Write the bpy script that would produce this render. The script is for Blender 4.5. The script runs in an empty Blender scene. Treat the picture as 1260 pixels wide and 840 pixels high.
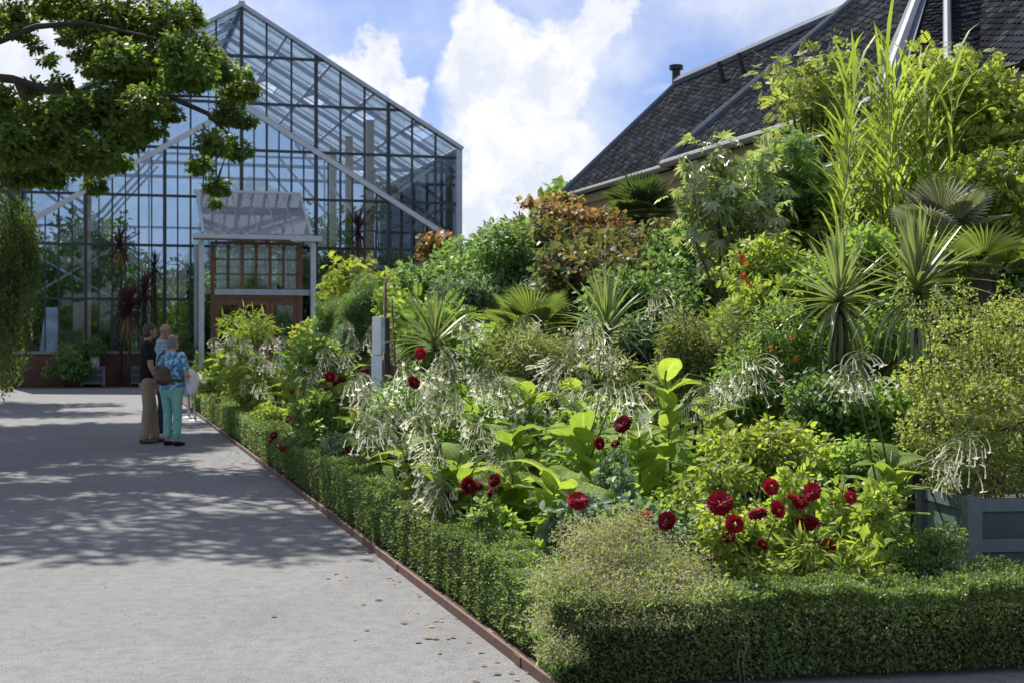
import bpy, bmesh, math, random
import numpy as np
from mathutils import Vector, Matrix, Euler, Quaternion
rng = np.random.default_rng(11)
random.seed(5)
SC = bpy.context.scene
COL = SC.collection
R = math.radians
PI = math.pi

# ------------------------------------------------------------------ camera
cam_d = bpy.data.cameras.new("camera")
cam = bpy.data.objects.new("camera", cam_d); COL.objects.link(cam)
cam.location = (0, 0, 1.6); cam.rotation_euler = (PI/2, 0, 0)
cam_d.lens = 50; cam_d.sensor_width = 36; cam_d.shift_y = -8/1260
cam_d.clip_start = 0.1; cam_d.clip_end = 3000
cam_d.dof.use_dof = True; cam_d.dof.focus_distance = 8.6; cam_d.dof.aperture_fstop = 6.3
SC.camera = cam
# ------------------------------------------------------------------ light
EL = R(50)
SUN = Vector((-0.45*math.cos(EL), 0.893*math.cos(EL), math.sin(EL))).normalized()
sd = bpy.data.lights.new("sun", 'SUN'); sd.energy = 2.1; sd.angle = R(0.53); sd.color = (1.0, 0.94, 0.84)
so = bpy.data.objects.new("sun", sd); COL.objects.link(so)
so.rotation_euler = SUN.to_track_quat('Z', 'Y').to_euler(); so.location = (-20, 40, 60)
SC.view_settings.view_transform = 'Standard'; SC.view_settings.look = 'None'
SC.view_settings.exposure = 1.98; SC.view_settings.gamma = 1.0
SC.cycles.transparent_max_bounces = 24
SC.cycles.max_bounces = 16; SC.cycles.diffuse_bounces = 12; SC.cycles.transmission_bounces = 12
SC.cycles.sample_clamp_indirect = 6

class NT:
    """tiny node helper"""
    def __init__(s, tree): s.t = tree; tree.nodes.clear()
    def n(s, typ, **kw):
        nd = s.t.nodes.new(typ)
        for k, v in kw.items():
            if k.startswith('i_'):
                key = k[2:]
                key = int(key) if key.isdigit() else key.replace('_', ' ')
                nd.inputs[key].default_value = v
            else: setattr(nd, k, v)
        return nd
    def l(s, a, b): s.t.links.new(a, b)
    def math(s, op, a, b=None, clamp=False):
        nd = s.t.nodes.new('ShaderNodeMath'); nd.operation = op; nd.use_clamp = clamp
        for i, v in enumerate((a, b)):
            if v is None: continue
            if isinstance(v, (int, float)): nd.inputs[i].default_value = v
            else: s.l(v, nd.inputs[i])
        return nd.outputs[0]
    def mix(s, f, a, b):
        nd = s.t.nodes.new('ShaderNodeMix'); nd.data_type = 'RGBA'
        for sock, v in ((nd.inputs[0], f), (nd.inputs[6], a), (nd.inputs[7], b)):
            if isinstance(v, (int, float)): sock.default_value = v
            elif isinstance(v, tuple): sock.default_value = (v + (1,))[:4]
            else: s.l(v, sock)
        return nd.outputs[2]
    def noise(s, vec, scale, detail=3, rough=.55):
        nd = s.n('ShaderNodeTexNoise'); nd.inputs['Scale'].default_value = scale
        nd.inputs['Detail'].default_value = detail; nd.inputs['Roughness'].default_value = rough
        if vec is not None: s.l(vec, nd.inputs['Vector'])
        return nd.outputs['Fac']
    def ramp(s, f, stops):
        nd = s.t.nodes.new('ShaderNodeValToRGB'); e = nd.color_ramp.elements
        while len(e) < len(stops): e.new(.5)
        for q, (p, c) in zip(e, stops): q.position = p; q.color = (tuple(c) + (1,))[:4] if not isinstance(c, (int, float)) else (c, c, c, 1)
        s.l(f, nd.inputs[0]); return nd.outputs[0]
    def mapr(s, v, a, b, c=0., d=1., smooth=False):
        nd = s.t.nodes.new('ShaderNodeMapRange'); nd.interpolation_type = 'SMOOTHSTEP' if smooth else 'LINEAR'
        s.l(v, nd.inputs[0])
        for i, x in enumerate((a, b, c, d)): nd.inputs[i+1].default_value = x
        return nd.outputs[0]

# ------------------------------------------------------------------ world: sky with clouds
W = bpy.data.worlds.new("World"); SC.world = W; W.use_nodes = True
def build_world():
    k = NT(W.node_tree)
    out = k.n('ShaderNodeOutputWorld'); bg = k.n('ShaderNodeBackground'); bg.inputs[1].default_value = 0.115
    sky = k.n('ShaderNodeTexSky'); sky.sky_type = 'NISHITA'; sky.sun_disc = False
    sky.sun_elevation = EL; sky.sun_rotation = math.atan2(SUN.x, SUN.y)
    sky.air_density = 1.0; sky.dust_density = 1.0; sky.ozone_density = 1.5
    tc = k.n('ShaderNodeTexCoord'); d = tc.outputs['Generated']
    sep = k.n('ShaderNodeSeparateXYZ'); k.l(d, sep.inputs[0])
    # warp the lookup direction so that blob borders get billows
    wn = k.n('ShaderNodeTexNoise'); wn.inputs['Scale'].default_value = 14; wn.inputs['Detail'].default_value = 5; wn.inputs['Roughness'].default_value = .6
    k.l(d, wn.inputs['Vector'])
    off = k.n('ShaderNodeVectorMath', operation='SUBTRACT'); k.l(wn.outputs['Color'], off.inputs[0]); off.inputs[1].default_value = (.5, .5, .5)
    sc = k.n('ShaderNodeVectorMath', operation='SCALE'); k.l(off.outputs[0], sc.inputs[0]); sc.inputs['Scale'].default_value = 0.11
    wd = k.n('ShaderNodeVectorMath', operation='ADD'); k.l(d, wd.inputs[0]); k.l(sc.outputs[0], wd.inputs[1])
    # heaps of cumulus, each a direction and an angular radius
    heaps = [(-0.005, .165, .052), (.012, .125, .062), (.035, .19, .046), (.058, .218, .028), (-.015, .205, .030), (-.02, .095, .055), (.0, .06, .07), (.05, .06, .05),
             (-.108, .192, .026), (-.082, .172, .022), (-.13, .18, .02), (-.33, .20, .10), (.30, .25, .05)]
    tot = None
    for (u, w, r) in heaps:
        c = Vector((u, 1, w)).normalized()
        ds = k.n('ShaderNodeVectorMath', operation='DISTANCE'); k.l(wd.outputs[0], ds.inputs[0]); ds.inputs[1].default_value = c
        f = k.mapr(ds.outputs['Value'], r*1.14, r*.66, 0, 1, True)
        tot = f if tot is None else k.math('MAXIMUM', tot, f)
    # thin streaked high cloud, everywhere on the dome
    mp = k.n('ShaderNodeMapping'); mp.inputs['Scale'].default_value = (2.2, 2.2, 7.5); k.l(d, mp.inputs[0])
    st = k.noise(mp.outputs[0], 2.6, 7, .62)
    thin = k.mapr(st, .45, .68, 0, .9, True)
    # scattered further cumulus round the rest of the dome
    big = k.noise(d, 3.4, 6, .55)
    rest = k.mapr(big, .38, .56, 0, .9, True)
    dens = k.math('MAXIMUM', k.math('MAXIMUM', tot, k.math('MULTIPLY', thin, .80)), k.math('MULTIPLY', rest, .70))
    lowhaze = k.mapr(sep.outputs['Z'], .14, -.02, 0, .55, True)
    dens = k.math('MAXIMUM', dens, lowhaze)
    inner = k.noise(wd.outputs[0], 16, 4, .6)
    cc = k.mix(k.mapr(inner, .40, .58), (1.75, 1.87, 2.12), (2.28, 2.30, 2.36))
    skyc = k.mix(0.12, sky.outputs[0], (2.1, 2.5, 3.7))
    g = k.n('ShaderNodeMix'); g.data_type = 'RGBA'; g.blend_type = 'MULTIPLY'; g.inputs[0].default_value = 1
    k.l(skyc, g.inputs[6]); g.inputs[7].default_value = (.175, .197, .278, 1)
    col = k.mix(dens, g.outputs[2], cc)
    k.l(col, bg.inputs[0]); k.l(bg.outputs[0], out.inputs[0])
build_world()

# ------------------------------------------------------------------ places
F, CX, HY, EYE = 1750., 630., 412., 1.6
def P(px, py, y): return Vector(((px-CX)/F*y, y, EYE-(py-HY)/F*y))
def G(px, y): return Vector(((px-CX)/F*y, y, 0))
TH = math.atan(.2937)
U = Vector((math.cos(TH), math.sin(TH), 0)); V = Vector((-math.sin(TH), math.cos(TH), 0))
def WV(w, v, z=0.): q = U*w + V*v; return Vector((q.x, q.y, z))    # garden grid: across the path, along the path
EDGE = 2.06/1.0423                                                   # the path's edge in that grid

# ------------------------------------------------------------------ materials
MATS = {}
def principled(name, col, rough=.6, metal=0., spec=.5, bump=0., bscale=40., vary=.0, vscale=6., col2=None):
    if name in MATS: return MATS[name]
    m = bpy.data.materials.new(name); m.use_nodes = True; k = NT(m.node_tree)
    o = k.n('ShaderNodeOutputMaterial'); b = k.n('ShaderNodeBsdfPrincipled')
    b.inputs['Roughness'].default_value = rough; b.inputs['Metallic'].default_value = metal
    b.inputs['Specular IOR Level'].default_value = spec
    tc = k.n('ShaderNodeTexCoord').outputs['Object']
    c2 = col2 or tuple(max(0, x*(1-vary)) for x in col)
    nz = k.noise(tc, vscale, 4, .6)
    k.l(k.mix(k.mapr(nz, .35, .65), col, c2), b.inputs['Base Color'])
    if bump:
        bp = k.n('ShaderNodeBump'); bp.inputs['Strength'].default_value = bump; bp.inputs['Distance'].default_value = .01
        k.l(k.noise(tc, bscale, 4, .6), bp.inputs['Height']); k.l(bp.outputs[0], b.inputs['Normal'])
    k.l(b.outputs[0], o.inputs[0]); MATS[name] = m; return m

def leafmat(name, stops, trans=.35, rough=.5, spec=.25, tcol=(1.6, 1.6, .75), vein=False):
    """leaf: every leaf (mesh island) gets its own hue out of stops; light passes through it"""
    if name in MATS: return MATS[name]
    m = bpy.data.materials.new(name); m.use_nodes = True; k = NT(m.node_tree)
    o = k.n('ShaderNodeOutputMaterial'); b = k.n('ShaderNodeBsdfPrincipled')
    b.inputs['Roughness'].default_value = rough; b.inputs['Specular IOR Level'].default_value = spec
    if vein: rnd = k.n('ShaderNodeObjectInfo').outputs['Random']
    else: rnd = k.n('ShaderNodeNewGeometry').outputs['Random Per Island']
    n = len(stops)
    c = k.ramp(rnd, [(i/max(1, n-1), s) for i, s in enumerate(stops)])
    pos = k.n('ShaderNodeNewGeometry').outputs['Position']
    big = k.mapr(k.noise(pos, 1.7, 2), .3, .7, .72, 1.25)
    bw = k.n('ShaderNodeRGBToBW'); k.l(c, bw.inputs[0]); c = k.mix(.13, c, bw.outputs[0])
    g = k.n('ShaderNodeVectorMath', operation='SCALE'); k.l(c, g.inputs[0]); k.l(big, g.inputs['Scale'])
    c = g.outputs[0]
    if vein:
        tc = k.n('ShaderNodeTexCoord'); sp = k.n('ShaderNodeSeparateXYZ'); k.l(tc.outputs['Object'], sp.inputs[0])
        ax = k.math('ABSOLUTE', sp.outputs[0])
        rib = k.mapr(ax, .004, .014, 1, 0, True)
        ph = k.math('SUBTRACT', k.math('MULTIPLY', sp.outputs[1], 62), k.math('MULTIPLY', ax, 75))
        sv = k.mapr(k.math('SINE', ph), .86, 1., 0, .45, True)
        f = k.math('MAXIMUM', rib, sv)
        g2 = k.n('ShaderNodeVectorMath', operation='SCALE'); k.l(c, g2.inputs[0]); g2.inputs['Scale'].default_value = 1.7
        c = k.mix(k.math('MULTIPLY', f, .75), c, g2.outputs[0])
        blot = k.noise(tc.outputs['Object'], 7, 5, .65)
        c = k.mix(k.mapr(blot, .52, .72, 0, .55), c, (.10, .15, .02)); c = k.mix(k.mapr(k.noise(tc.outputs['Object'], 21, 3, .6), .66, .74, 0, .8), c, (.30, .24, .07))
        bp = k.n('ShaderNodeBump'); bp.inputs['Strength'].default_value = .9; bp.inputs['Distance'].default_value = .012
        k.l(k.math('ADD', k.noise(tc.outputs['Object'], 26, 4), k.math('MULTIPLY', f, -.5)), bp.inputs['Height']); k.l(bp.outputs[0], b.inputs['Normal'])
    k.l(c, b.inputs['Base Color'])
    t = k.n('ShaderNodeBsdfTranslucent')
    tm = k.n('ShaderNodeVectorMath', operation='MULTIPLY'); k.l(c, tm.inputs[0]); tm.inputs[1].default_value = tcol
    k.l(tm.outputs[0], t.inputs[0])
    mx = k.n('ShaderNodeMixShader'); mx.inputs[0].default_value = trans
    k.l(b.outputs[0], mx.inputs[1]); k.l(t.outputs[0], mx.inputs[2]); k.l(mx.outputs[0], o.inputs[0])
    MATS[name] = m; return m

def glassmat(name, tint=(.82, .9, .95), refl=.12, dirt_haze=0., dcol=(.6, .68, .78)):
    m = bpy.data.materials.new(name); m.use_nodes = True; k = NT(m.node_tree)
    o = k.n('ShaderNodeOutputMaterial')
    tr = k.n('ShaderNodeBsdfTransparent'); tr.inputs[0].default_value = tint + (1,)
    gl = k.n('ShaderNodeBsdfGlossy'); gl.inputs['Roughness'].default_value = .03
    lw = k.n('ShaderNodeFresnel'); lw.inputs[0].default_value = 1.5
    f = k.math('ADD', k.math('MULTIPLY', lw.outputs[0], 1.), refl, True)
    mx = k.n('ShaderNodeMixShader'); k.l(f, mx.inputs[0]); k.l(tr.outputs[0], mx.inputs[1]); k.l(gl.outputs[0], mx.inputs[2])
    res = mx.outputs[0]
    if dirt_haze:  # milky layer: grime on the roof, painted sky reflection on porch, haze at rear
        df = k.n('ShaderNodeBsdfDiffuse'); df.inputs[0].default_value = dcol + (1,)
        tl = k.n('ShaderNodeBsdfTranslucent'); tl.inputs[0].default_value = dcol + (1,)
        ad = k.n('ShaderNodeMixShader'); ad.inputs[0].default_value = .5; k.l(df.outputs[0], ad.inputs[1]); k.l(tl.outputs[0], ad.inputs[2])
        m2 = k.n('ShaderNodeMixShader'); k.l(res, m2.inputs[1]); k.l(ad.outputs[0], m2.inputs[2])
        tc = k.n('ShaderNodeTexCoord').outputs['Object']
        k.l(k.mapr(k.noise(tc, 1.3, 4, .6), .3, .7, dirt_haze*.6, dirt_haze*1.3), m2.inputs[0]); res = m2.outputs[0]
    k.l(res, o.inputs[0]); return m

# ------------------------------------------------------------------ mesh helpers
ORIG = {}
def offset_of(parent):
    v = Vector((0, 0, 0)); p = parent
    while p is not None:
        v += ORIG.get(p.name, Vector((0, 0, 0))); p = p.parent
    return v
class MB:
    def __init__(s): s.v = []; s.f = []
    def add(s, vs, fs):
        b = len(s.v); s.v += [tuple(x) for x in vs]; s.f += [tuple(i+b for i in f) for f in fs]
    def hexa(s, q):     # 8 corners: bottom four then top four
        s.add(q, [(3, 2, 1, 0), (4, 5, 6, 7), (0, 1, 5, 4), (1, 2, 6, 5), (2, 3, 7, 6), (3, 0, 4, 7)])
    def box(s, lo, hi):
        (a, b, c), (d, e, f) = lo, hi
        s.hexa([(a, b, c), (d, b, c), (d, e, c), (a, e, c), (a, b, f), (d, b, f), (d, e, f), (a, e, f)])
    def gbox(s, w0, w1, v0, v1, z0, z1):   # box on the garden grid
        s.hexa([WV(w0, v0, z0), WV(w1, v0, z0), WV(w1, v1, z0), WV(w0, v1, z0), WV(w0, v0, z1), WV(w1, v0, z1), WV(w1, v1, z1), WV(w0, v1, z1)])
    def bar(s, a, b, w, h, up=(0, 0, 1)):
        a, b = Vector(a), Vector(b); t = (b-a).normalized(); up = Vector(up)
        sd_ = t.cross(up)
        if sd_.length < 1e-4: sd_ = t.cross(Vector((0, 1, 0)))
        sd_.normalize(); u = sd_.cross(t); sx, ux = sd_*(w/2), u*(h/2)
        s.hexa([a-sx-ux, a+sx-ux, b+sx-ux, b-sx-ux, a-sx+ux, a+sx+ux, b+sx+ux, b-sx+ux])
    def prism(s, poly, d):     # planar polygon pushed along vector d
        n = len(poly); d = Vector(d); p = [Vector(x) for x in poly]
        s.add(p + [x+d for x in p], [tuple(range(n-1, -1, -1)), tuple(range(n, 2*n))] + [(i, (i+1) % n, n+(i+1) % n, n+i) for i in range(n)])
    def tube(s, pts, rad, n=7, ref=(0, 0, 1), cap=True):
        pts = [Vector(p) for p in pts]; ring = []; m = len(pts)
        ref = Vector(ref)
        for i, p in enumerate(pts):
            t = (pts[min(i+1, m-1)]-pts[max(i-1, 0)]).normalized()
            r = rad[i] if hasattr(rad, '__len__') else rad
            a, b = r if isinstance(r, tuple) else (r, r)
            sd_ = ref-t*ref.dot(t)
            if sd_.length < .05: sd_ = Vector((1, 0, 0))-t*t.x
            sd_.normalize(); o = t.cross(sd_)
            for j in range(n):
                th = 2*PI*j/n; ring.append(p+sd_*(a*math.cos(th))+o*(b*math.sin(th)))
        fs = [(i*n+j, i*n+(j+1) % n, (i+1)*n+(j+1) % n, (i+1)*n+j) for i in range(m-1) for j in range(n)]
        if cap: fs += [tuple(range(n-1, -1, -1)), tuple((m-1)*n+j for j in range(n))]
        s.add(ring, fs)
    def ball(s, c, r, n=12, m=8, sub=None):
        c = Vector(c); r = r if hasattr(r, '__len__') else (r, r, r)
        vs = [c+Vector((0, 0, r[2]))]
        for i in range(1, m):
            ph = PI*i/m
            for j in range(n):
                th = 2*PI*j/n
                vs.append(c+Vector((r[0]*math.sin(ph)*math.cos(th), r[1]*math.sin(ph)*math.sin(th), r[2]*math.cos(ph))))
        vs.append(c-Vector((0, 0, r[2]))); L = len(vs)-1
        fs = [(0, 1+j, 1+(j+1) % n) for j in range(n)]
        for i in range(m-2):
            for j in range(n): fs.append((1+i*n+j, 1+(i+1)*n+j, 1+(i+1)*n+(j+1) % n, 1+i*n+(j+1) % n))
        fs += [(L, 1+(m-2)*n+(j+1) % n, 1+(m-2)*n+j) for j in range(n)]
        s.add(vs, fs)
    def mesh(s, name, mat, off=Vector((0, 0, 0)), smooth=False):
        me = bpy.data.meshes.new(name); me.from_pydata([(x[0]-off.x, x[1]-off.y, x[2]-off.z) for x in s.v], [], s.f)
        if mat: me.materials.append(mat)
        if smooth: me.polygons.foreach_set('use_smooth', [True]*len(me.polygons))
        me.update(); return me
    def build(s, name, mat, parent=None, smooth=False, bevel=0):
        me = s.mesh(name, mat, offset_of(parent), smooth)
        o = place(name, me, parent)
        if bevel:
            b = o.modifiers.new('bevel', 'BEVEL'); b.width = bevel; b.segments = 2; b.limit_method = 'ANGLE'
        return o
def place(name, me, parent=None, loc=None, rot=None, scale=None, mtx=None):
    o = bpy.data.objects.new(name, me); COL.objects.link(o)
    if parent is not None: o.parent = parent
    if mtx is not None: o.matrix_local = mtx
    if loc is not None: o.location = loc
    if rot is not None: o.rotation_euler = rot
    if scale is not None: o.scale = scale if hasattr(scale, '__len__') else (scale,)*3
    return o
def tag(o, label=None, cat=None, group=None, kind=None):
    if label: o['label'] = label
    if cat: o['category'] = cat
    if group: o['group'] = group
    if kind: o['kind'] = kind
    return o
def thing(name, label, cat, loc=(0, 0, 0), group=None, rotz=0):
    o = bpy.data.objects.new(name, None); COL.objects.link(o); o.empty_display_size = .1
    o.location = loc; o.rotation_euler = (0, 0, rotz)
    ORIG[o.name] = Vector(loc) if rotz == 0 else Vector((0, 0, 0))   # rotated things take local coordinates
    return tag(o, label, cat, group)
def nrm(a): return a/np.maximum(1e-9, np.linalg.norm(a, axis=-1, keepdims=True))

# leaf templates: unit length along y, face up z
def T_(v, f): return np.array(v, float), f
TEMPL = {
 'diamond': T_([(0, 0, 0), (.27, .42, .06), (0, 1, 0), (-.27, .42, .06)], [(0, 1, 2), (0, 2, 3)]),
 'oval': T_([(0, 0, 0), (.25, .3, .07), (.21, .68, .04), (0, 1, -.08), (-.21, .68, .04), (-.25, .3, .07), (0, .5, 0)], [(0, 1, 2, 6), (6, 2, 3), (0, 6, 4, 5), (6, 3, 4)]),
 'lance': T_([(0, 0, 0), (.11, .3, .03), (.09, .65, 0), (0, 1, -.12), (-.09, .65, 0), (-.11, .3, .03), (0, .5, -.02)], [(0, 1, 2, 6), (6, 2, 3), (0, 6, 4, 5), (6, 3, 4)]),
 'lobed': T_([(0, 0, 0), (.30, .04, .04), (.24, .30, .03), (.50, .46, .0), (.22, .58, .03), (.26, .84, -.03), (0, 1, -.06), (-.26, .84, -.03), (-.22, .58, .03), (-.50, .46, .0), (-.24, .30, .03), (-.30, .04, .04), (0, .45, 0)],
        [(0, 1, 2, 12), (12, 2, 3, 4), (12, 4, 5, 6), (12, 6, 7, 8), (12, 8, 9, 10), (0, 12, 10, 11)]),
 'strap': T_([(-.022, 0, 0), (.022, 0, 0), (-.026, .4, .10), (.026, .4, .10), (-.018, .75, .09), (.018, .75, .09), (0, 1, -.02)], [(0, 1, 3, 2), (2, 3, 5, 4), (4, 5, 6)]),
 'needle': T_([(-.03, 0, 0), (.03, 0, 0), (0, 1, 0)], [(0, 1, 2)]),
}
def _pinnate(n, lw, fold):
    v, f = [], []
    base = TEMPL['diamond'][0]
    for i in range(n):
        y = .18+.82*i/(n-1); L = .42*(1-.55*abs(i/(n-1)-.35))
        for sgn in ((-1, 1) if i < n-1 else (0,)):
            a = sgn*1.05; ca, sa = math.cos(a), math.sin(a); b = len(v)
            for p in base:
                x, yy = p[0]*L*lw, p[1]*L
                v.append((x*ca+yy*sa, y*.85+yy*ca-x*sa, p[2]*L+abs(yy*sa)*fold-.25*(y**2)*.5))
            f += [(b, b+1, b+2), (b, b+2, b+3)]
    return T_(v, f)
TEMPL['pinnate'] = _pinnate(5, 1.0, -.15)
TEMPL['fern'] = _pinnate(7, .6, -.1)
def _palmate():
    v, f = [], []
    for i in range(7):
        a = (i-3)*.52; L = .62*(1-.06*abs(i-3)); b = len(v); ca, sa = math.cos(a), math.sin(a)
        for (x, y, z) in ((0, 0, 0), (.13, .5, .03), (0, 1, -.22), (-.13, .5, .03)):
            x *= L; y *= L; v.append((x*ca+y*sa, .3+y*ca-x*sa, z*L))
        f += [(b, b+1, b+2), (b, b+2, b+3)]
    return T_(v, f)
TEMPL['palmate'] = _palmate()
AREA = {'diamond': .27, 'oval': .33, 'lance': .15, 'lobed': .5, 'strap': .04, 'needle': .03, 'pinnate': .35, 'fern': .3, 'palmate': .4}

def leaf_mesh(name, mat, tmpl, pos, axis, nor, size, wid=1.0):
    tv, tf = TEMPL[tmpl]; n = len(pos); k = len(tv)
    a = nrm(axis); nn = nrm(nor-a*np.sum(nor*a, 1, keepdims=True)+1e-6); b = np.cross(a, nn)
    s = size[:, None, None]
    vs = pos[:, None, :]+s*(tv[None, :, 0:1]*wid*b[:, None, :]+tv[None, :, 1:2]*a[:, None, :]+tv[None, :, 2:3]*nn[:, None, :])
    vs = vs.reshape(-1, 3)
    tot = np.array([len(f) for f in tf]); flat = np.concatenate([np.array(f) for f in tf])
    loops = (flat[None, :]+(np.arange(n)*k)[:, None]).ravel()
    lt = np.tile(tot, n); ls = np.concatenate([[0], np.cumsum(lt)[:-1]])
    me = bpy.data.meshes.new(name)
    me.vertices.add(len(vs)); me.vertices.foreach_set('co', vs.astype(np.float32).ravel())
    me.loops.add(len(loops)); me.loops.foreach_set('vertex_index', loops.astype(np.int32))
    me.polygons.add(len(lt)); me.polygons.foreach_set('loop_start', ls.astype(np.int32))
    me.polygons.foreach_set('loop_total', lt.astype(np.int32))
    me.update(calc_edges=True); me.materials.append(mat); return me
def rnd_dir(n): return nrm(rng.normal(size=(n, 3)))
def cloud(blobs, n, shell=.5, bottom=.0):
    """points in the outer shell of ellipsoids (x,y,z,rx,ry,rz)"""
    B = np.array(blobs, float); w = B[:, 3]*B[:, 5]; i = rng.choice(len(B), n, p=w/w.sum())
    d = rnd_dir(n); d[:, 2] = np.where(d[:, 2] < -.3, d[:, 2]*.6-bottom*0, d[:, 2])
    f = rng.uniform(shell, 1.0, n)**.8
    return B[i, :3]+d*B[i, 3:]*f[:, None], d
def frames(n, out, up=.5, rand=.6, droop=.3, ax_out=.7):
    ax = out*ax_out+rnd_dir(n)*.75+np.array([0, 0, -droop]); no = out*.25+np.array([0, 0, up])+rnd_dir(n)*rand
    return ax, no
# ------------------------------------------------------------------ ground, path, bed
def gravel_mat(name, c1, c2, scale, speck):
    m = bpy.data.materials.new(name); m.use_nodes = True; k = NT(m.node_tree)
    o = k.n('ShaderNodeOutputMaterial'); b = k.n('ShaderNodeBsdfPrincipled'); b.inputs['Roughness'].default_value = .9; b.inputs['Specular IOR Level'].default_value = .2
    p = k.n('ShaderNodeNewGeometry').outputs['Position']
    v = k.n('ShaderNodeTexVoronoi'); v.inputs['Scale'].default_value = scale; k.l(p, v.inputs['Vector'])
    sp = k.n('ShaderNodeSeparateXYZ'); k.l(v.outputs['Color'], sp.inputs[0])
    n1 = k.noise(p, .55, 5, .62); n2 = k.noise(p, 9, 4, .65)
    c = k.mix(k.mapr(n1, .3, .7), c1, c2)
    c = k.mix(k.mapr(n2, .44, .72, 0, .6), c, tuple(x*.66 for x in c1))
    mp = k.n('ShaderNodeMapping'); mp.inputs['Scale'].default_value = (1.6, .35, 1); mp.inputs['Rotation'].default_value = (0, 0, -.285); k.l(p, mp.inputs[0])
    c = k.mix(k.mapr(k.noise(mp.outputs[0], 1.1, 6, .7), .50, .72, 0, .5), c, tuple(x*.72 for x in c1))   # trodden tracks along the path
    c = k.mix(k.mapr(sp.outputs[0], .78, 1, 0, speck), c, tuple(x*.35 for x in c1))
    c = k.mix(k.mapr(sp.outputs[1], .80, 1, 0, speck*.8), c, (.31, .305, .30))
    k.l(c, b.inputs['Base Color'])
    bp = k.n('ShaderNodeBump'); bp.inputs['Strength'].default_value = .55; bp.inputs['Distance'].default_value = .012
    h = k.math('ADD', k.math('MULTIPLY', v.outputs['Distance'], 1.), k.math('MULTIPLY', n2, 1.1)); k.l(h, bp.inputs['Height'])
    k.l(bp.outputs[0], b.inputs['Normal']); k.l(b.outputs[0], o.inputs[0]); return m
M_soil = principled('soil', (.045, .032, .022), .95, col2=(.07, .05, .035), vscale=5, bump=.8, bscale=25)
M_earth = principled('earth', (.05, .06, .025), .95, col2=(.08, .09, .04), vscale=1.2, bump=.5)
M_path = gravel_mat('gravel', (.183, .187, .192), (.222, .226, .232), 105, .2)
g = MB(); g.add([(-900, -300, -.02), (900, -300, -.02), (900, 1500, -.02), (-900, 1500, -.02)], [(0, 1, 2, 3)])
tag(g.build('ground', M_earth), kind='structure')
p = MB(); w0, w1, v1 = EDGE-16, EDGE, 44.75
p.add([WV(w0, -34, 0), WV(9, -34, 0), WV(9, 6.4, 0), WV(EDGE, 6.4, 0), WV(EDGE, v1, 0), WV(w0, v1, 0)], [(0, 1, 2, 3, 4, 5)])  # stretch behind the camera lengthened so its gravel bounces fill light
tag(p.build('gravel_path', M_path), kind='structure')
bd = MB(); bd.add([WV(EDGE+.012, 6.22, .006), WV(10.9, 5.75, .006), WV(10.9, 40, .006), WV(EDGE+.012, 40, .006)], [(0, 1, 2, 3)])
tag(bd.build('bed_soil', M_soil), kind='structure')
# loose stones lying on the path, real relief where one can see it
def stones():
    n = 9000
    v = rng.uniform(5.2, 15, n)**1.0; w = EDGE-rng.uniform(.02, 6.5, n)
    x = U.x*w+V.x*v; y = U.y*w+V.y*v
    ok = np.abs(x/y) < .42; x, y = x[ok], y[ok]; n = len(x)
    s = rng.uniform(.003, .0075, n)
    base = np.array([(1, 0, 0), (-.4, .8, 0), (-.5, -.8, .1), (.1, .05, .35)])
    a = rng.uniform(0, 6.28, n); c, d = np.cos(a), np.sin(a)
    vs = np.empty((n, 4, 3))
    for i, b in enumerate(base):
        vs[:, i, 0] = x+s*(b[0]*c-b[1]*d); vs[:, i, 1] = y+s*(b[0]*d+b[1]*c); vs[:, i, 2] = s*b[2]+.001
    fs = [(4*i+a_, 4*i+b_, 4*i+3) for i in range(n) for a_, b_ in ((0, 1), (1, 2), (2, 0))]
    me = bpy.data.meshes.new('loose_gravel'); me.from_pydata(vs.reshape(-1, 3).tolist(), [], fs)
    m = principled('pebble', (.30, .295, .285), .85, col2=(.22, .215, .21), vscale=50); me.materials.append(m)
    tag(place('loose_gravel', me), kind='stuff', label='small loose gravel stones scattered on the pale path')
stones()
M_litter = leafmat('dry_leaf', [(.16, .09, .03), (.28, .19, .08), (.10, .05, .025), (.3, .25, .14)], trans=.1, rough=.7)
def litter():
    n = 420
    v = rng.uniform(6, 40, n); w = EDGE-np.abs(rng.normal(0, .32, n))-.015
    far = rng.random(n) < .05; w = np.where(far, EDGE-rng.uniform(.3, 4.5, n), w)
    inn = rng.random(n) < .22; w = np.where(inn, EDGE+rng.uniform(.03, .12, n), w)
    pos = np.stack([U.x*w+V.x*v, U.y*w+V.y*v, np.full(n, .006)], 1)
    ax = rnd_dir(n); ax[:, 2] *= .06; no = np.array([0, 0, 1.])+rnd_dir(n)*.22
    tag(place('leaf_litter', leaf_mesh('leaf_litter', M_litter, 'oval', pos, ax, no, rng.uniform(.025, .055, n), 1.4)), kind='stuff', label='brown fallen leaves lying along the rusty path edging')
litter()
M_rust = principled('rusty_steel', (.16, .085, .06), .75, metal=.2, col2=(.10, .06, .05), vscale=8, bump=.2)
ed = thing('path_edging', 'rusty brown steel edging strip between gravel path and box hedge', 'edging', WV(EDGE, 6, 0))
e = MB(); e.gbox(EDGE-.008, EDGE+.010, 5.9, 37, -.015, .055); e.build('strip', M_rust, ed, bevel=.003)
for i in range(11):
    e = MB(); v = 6.6+2.9*i; e.gbox(EDGE-.014, EDGE-.0085, v-.05, v+.05, .004, .05); e.build('joint_plate', M_rust, ed)

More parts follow.
